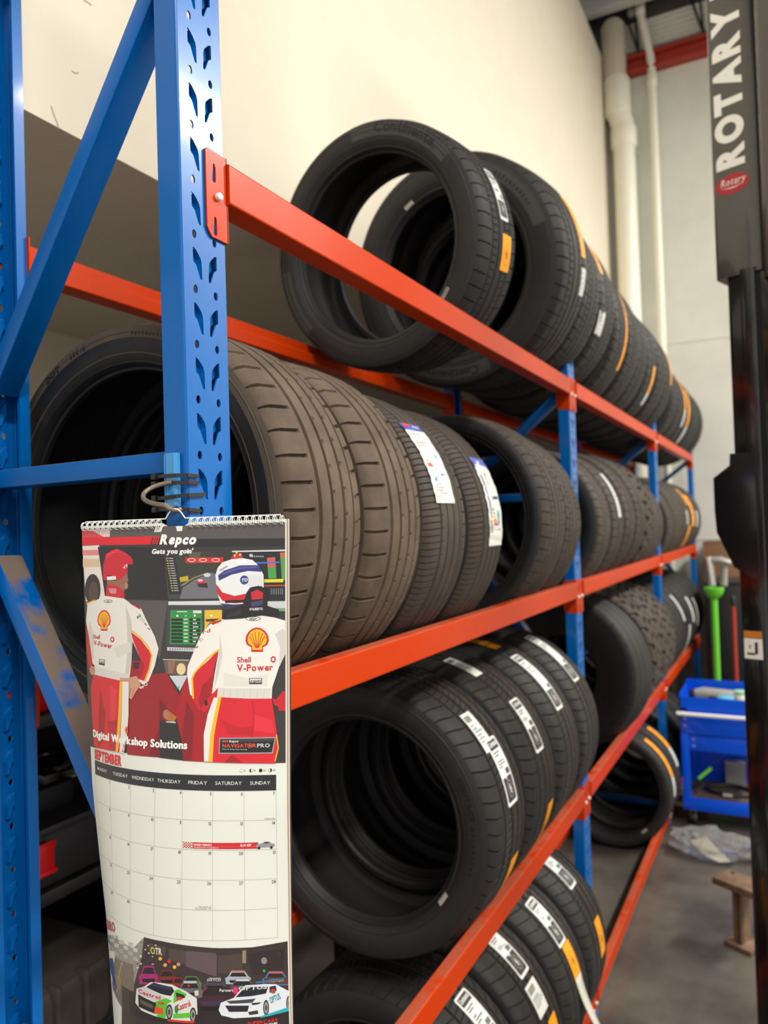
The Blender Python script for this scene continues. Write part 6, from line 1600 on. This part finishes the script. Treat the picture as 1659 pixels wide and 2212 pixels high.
# cartons by the end wall
mat('carton', (140, 104, 74), .8, noise=(6, (122, 90, 64), .4, .7)); mat('carton_tan', (166, 130, 92), .8, noise=(6, (150, 114, 80), .4, .7))
for nm, lb, x0, x1, y0, y1, z1, mt in (('carton', 'tall brown carton at the foot of the concrete end wall', .06, .60, 6.10, 6.40, 1.61, 'carton'), ('carton', 'tan carton standing between the rack and the blue cart', .095, .19, 4.47, 4.62, .55, 'carton_tan')):
    t = thing(nm, lb, 'carton', (x0, y0, 0), group='cartons')
    MB().bbox(0, x1-x0, 0, y1-y0, 0, z1, .004).build('carton_body', M[mt], t)
    MB().box(0, x1-x0, -.004, (y1-y0)/2-.002, z1+.001, z1+.006).build('flap', M[mt], t); MB().box(0, x1-x0, (y1-y0)/2+.002, y1-y0+.004, z1+.001, z1+.006).build('flap', M[mt], t)
t = thing('dark_cabinet', 'dark steel locker standing against the end wall behind the green stand', 'cabinet', (.13, 5.35, 0))
MB().bbox(0, .7, 0, .5, .05, 1.34, .006).build('cabinet_body', M['black_plastic'], t); MB().bbox(.01, .345, -.014, -.002, .08, 1.31, .003).build('cabinet_door', M['black_plastic'], t); MB().bbox(.355, .69, -.014, -.002, .08, 1.31, .003).build('cabinet_door', M['black_plastic'], t)
for x in (.03, .62): MB().bbox(x, x+.05, .03, .47, 0, .05, .003).build('foot', M['black_plastic'], t)

# crumpled clear bag on the floor
m = mat('clear_film', (225, 225, 220), .12, trans=.85, spec=.6); M['clear_film'].node_tree.nodes['Principled BSDF'].inputs['IOR'].default_value = 1.2
t = thing('plastic_bag', 'crumpled clear plastic bag with white paper on the floor by the cart', 'plastic bag', (.27, 3.70, 0))
bm = bmesh.new(); bmesh.ops.create_icosphere(bm, subdivisions=4, radius=1); rg = random.Random(5)
from mathutils import noise as mnoise
for v in bm.verts:
    n = mnoise.noise(v.co*2.6)*.34+mnoise.noise(v.co*6)*.22+mnoise.noise(v.co*13)*.10
    c = v.co*(1+n); v.co = Vector((c.x*.20, c.y*.12, max(.002, .055+c.z*.07)))
MB().bm(bm).build('film', m, t, 20)
MB().add([(-.10, -.10, .10), (-.02, -.11, .135), (.10, -.125, .03), (.04, -.13, .02), (-.05, -.12, .05)], [(0, 1, 2, 3, 4)]).build('paper_sheet', M['letter_white'], t, None)

# ------------------------------------------------------------------ tool cases behind the near frame
mat('case_black', (30, 30, 32), .5, bump=(120, .1)); mat('case_dusty', (64, 58, 52), .65, noise=(9, (84, 76, 68), .35, .7)); mat('latch_red', (214, 22, 28), .3)
t = thing('storage_rack', 'black steel shelving behind the near frame with tool cases on it', 'shelving', (-1.45, .05, 0))
for x in (0, .66):
    for y in (0, 1.5): MB().bbox(x, x+.04, y, y+.04, 0, 1.75, .004).build('leg', M['black_plastic'], t)
for z in (.70, 1.05, 1.43): MB().bbox(-.01, .71, -.01, 1.55, z-.03, z, .004).build('shelf', M['black_plastic'], t)
MB().box(-.01, -.004, -.01, 1.55, .1, 1.75).build('back_panel', M['black_plastic'], t)
t = thing('tool_case', 'open black tool case with a red latch behind the near frame', 'tool case', (-1.3, .18, 1.052))
MB().bbox(0, .55, 0, .62, 0, .115, .012).build('case_base', M['case_black'], t)
MB().bbox(.0, .56, -.006, .63, .115, .135, .006).build('rim', M['case_black'], t)
MB().bbox(-.02, .02, 0, .62, .12, .42, .01).build('lid', M['case_black'], t)
MB().bbox(.12, .48, .06, .30, .13, .19, .012).build('insert', M['case_black'], t)
la = MB().bbox(.555, .576, .10, .162, .045, .104, .004).build('latch', M['latch_red'], t)
MB().bbox(.567, .578, .095, .168, .040, .050, .003).build('latch_lip', M['latch_red'], la)
MB().bbox(.563, .573, .095, .168, .092, .108, .003).build('latch_lip', M['latch_red'], la)
t = thing('charger_cable', 'black cable looped on top of the open tool case', 'cable', (-.95, .42, 1.262))
MB().tube([(.13*math.cos(a)+.02*math.sin(3*a), .12*math.sin(a), .012*math.sin(a*2)+.004) for a in [k*2*PI/40 for k in range(36)]], .005, 8).build('cord', M['black_gloss'], t)
MB().bbox(.11, .15, -.04, .0, -.006, .014, .003).build('plug', M['black_plastic'], t)
t = thing('clear_packet', 'clear plastic packet on the open tool case', 'packet', (-.98, .62, 1.19))
bm = bmesh.new(); bmesh.ops.create_grid(bm, x_segments=10, y_segments=10, size=.06)
for v in bm.verts: v.co.z = .02+.016*mnoise.noise(v.co*40)
MB().bm(bm).build('film', M['clear_film'], t, None); MB().box(-.04, .02, -.03, .03, .002, .012).build('card', M['letter_white'], t, None)
t = thing('parts_bin', 'small red box lettered in black behind the near frame', 'box', (-.86, .21, 1.431))
MB().bbox(-.10, .10, 0, .155, 0, .058, .004).build('bin_body', M['latch_red'], t); MB().bbox(-.104, .104, -.004, .159, .058, .070, .003).build('lid', M['latch_red'], t)
p = Print(); p.text('RIES', 0, 0, .022, (30, 12, 12), 1, 1, width=.046)
p.build('lettering', lambda x, y, l: (.1009+l, .106+x, .036-y), M['print_matt'], t, .5)
t = thing('moulded_case', 'dusty ribbed black plastic case on the lower shelf behind the frame', 'tool case', (-1.12, .20, .702))
MB().bbox(0, .40, 0, .36, 0, .15, .03).build('case_body', M['case_dusty'], t)
for k in range(4): MB().bbox(.372, .412, .05+k*.075, .068+k*.075, .01, .152, .008).build('rib', M['case_dusty'], t)
MB().bbox(.15, .30, .355, .385, .05, .09, .008).build('handle', M['case_black'], t)
t = thing('paper_stack', 'loose white papers beside the ribbed case on the lower shelf', 'papers', (-.82, .66, .702))
for k in range(3): MB().box(-.05+k*.006, .06+k*.006, -.06, .16, k*.003, k*.003+.001).build('sheet', M['letter_white'], t, None)
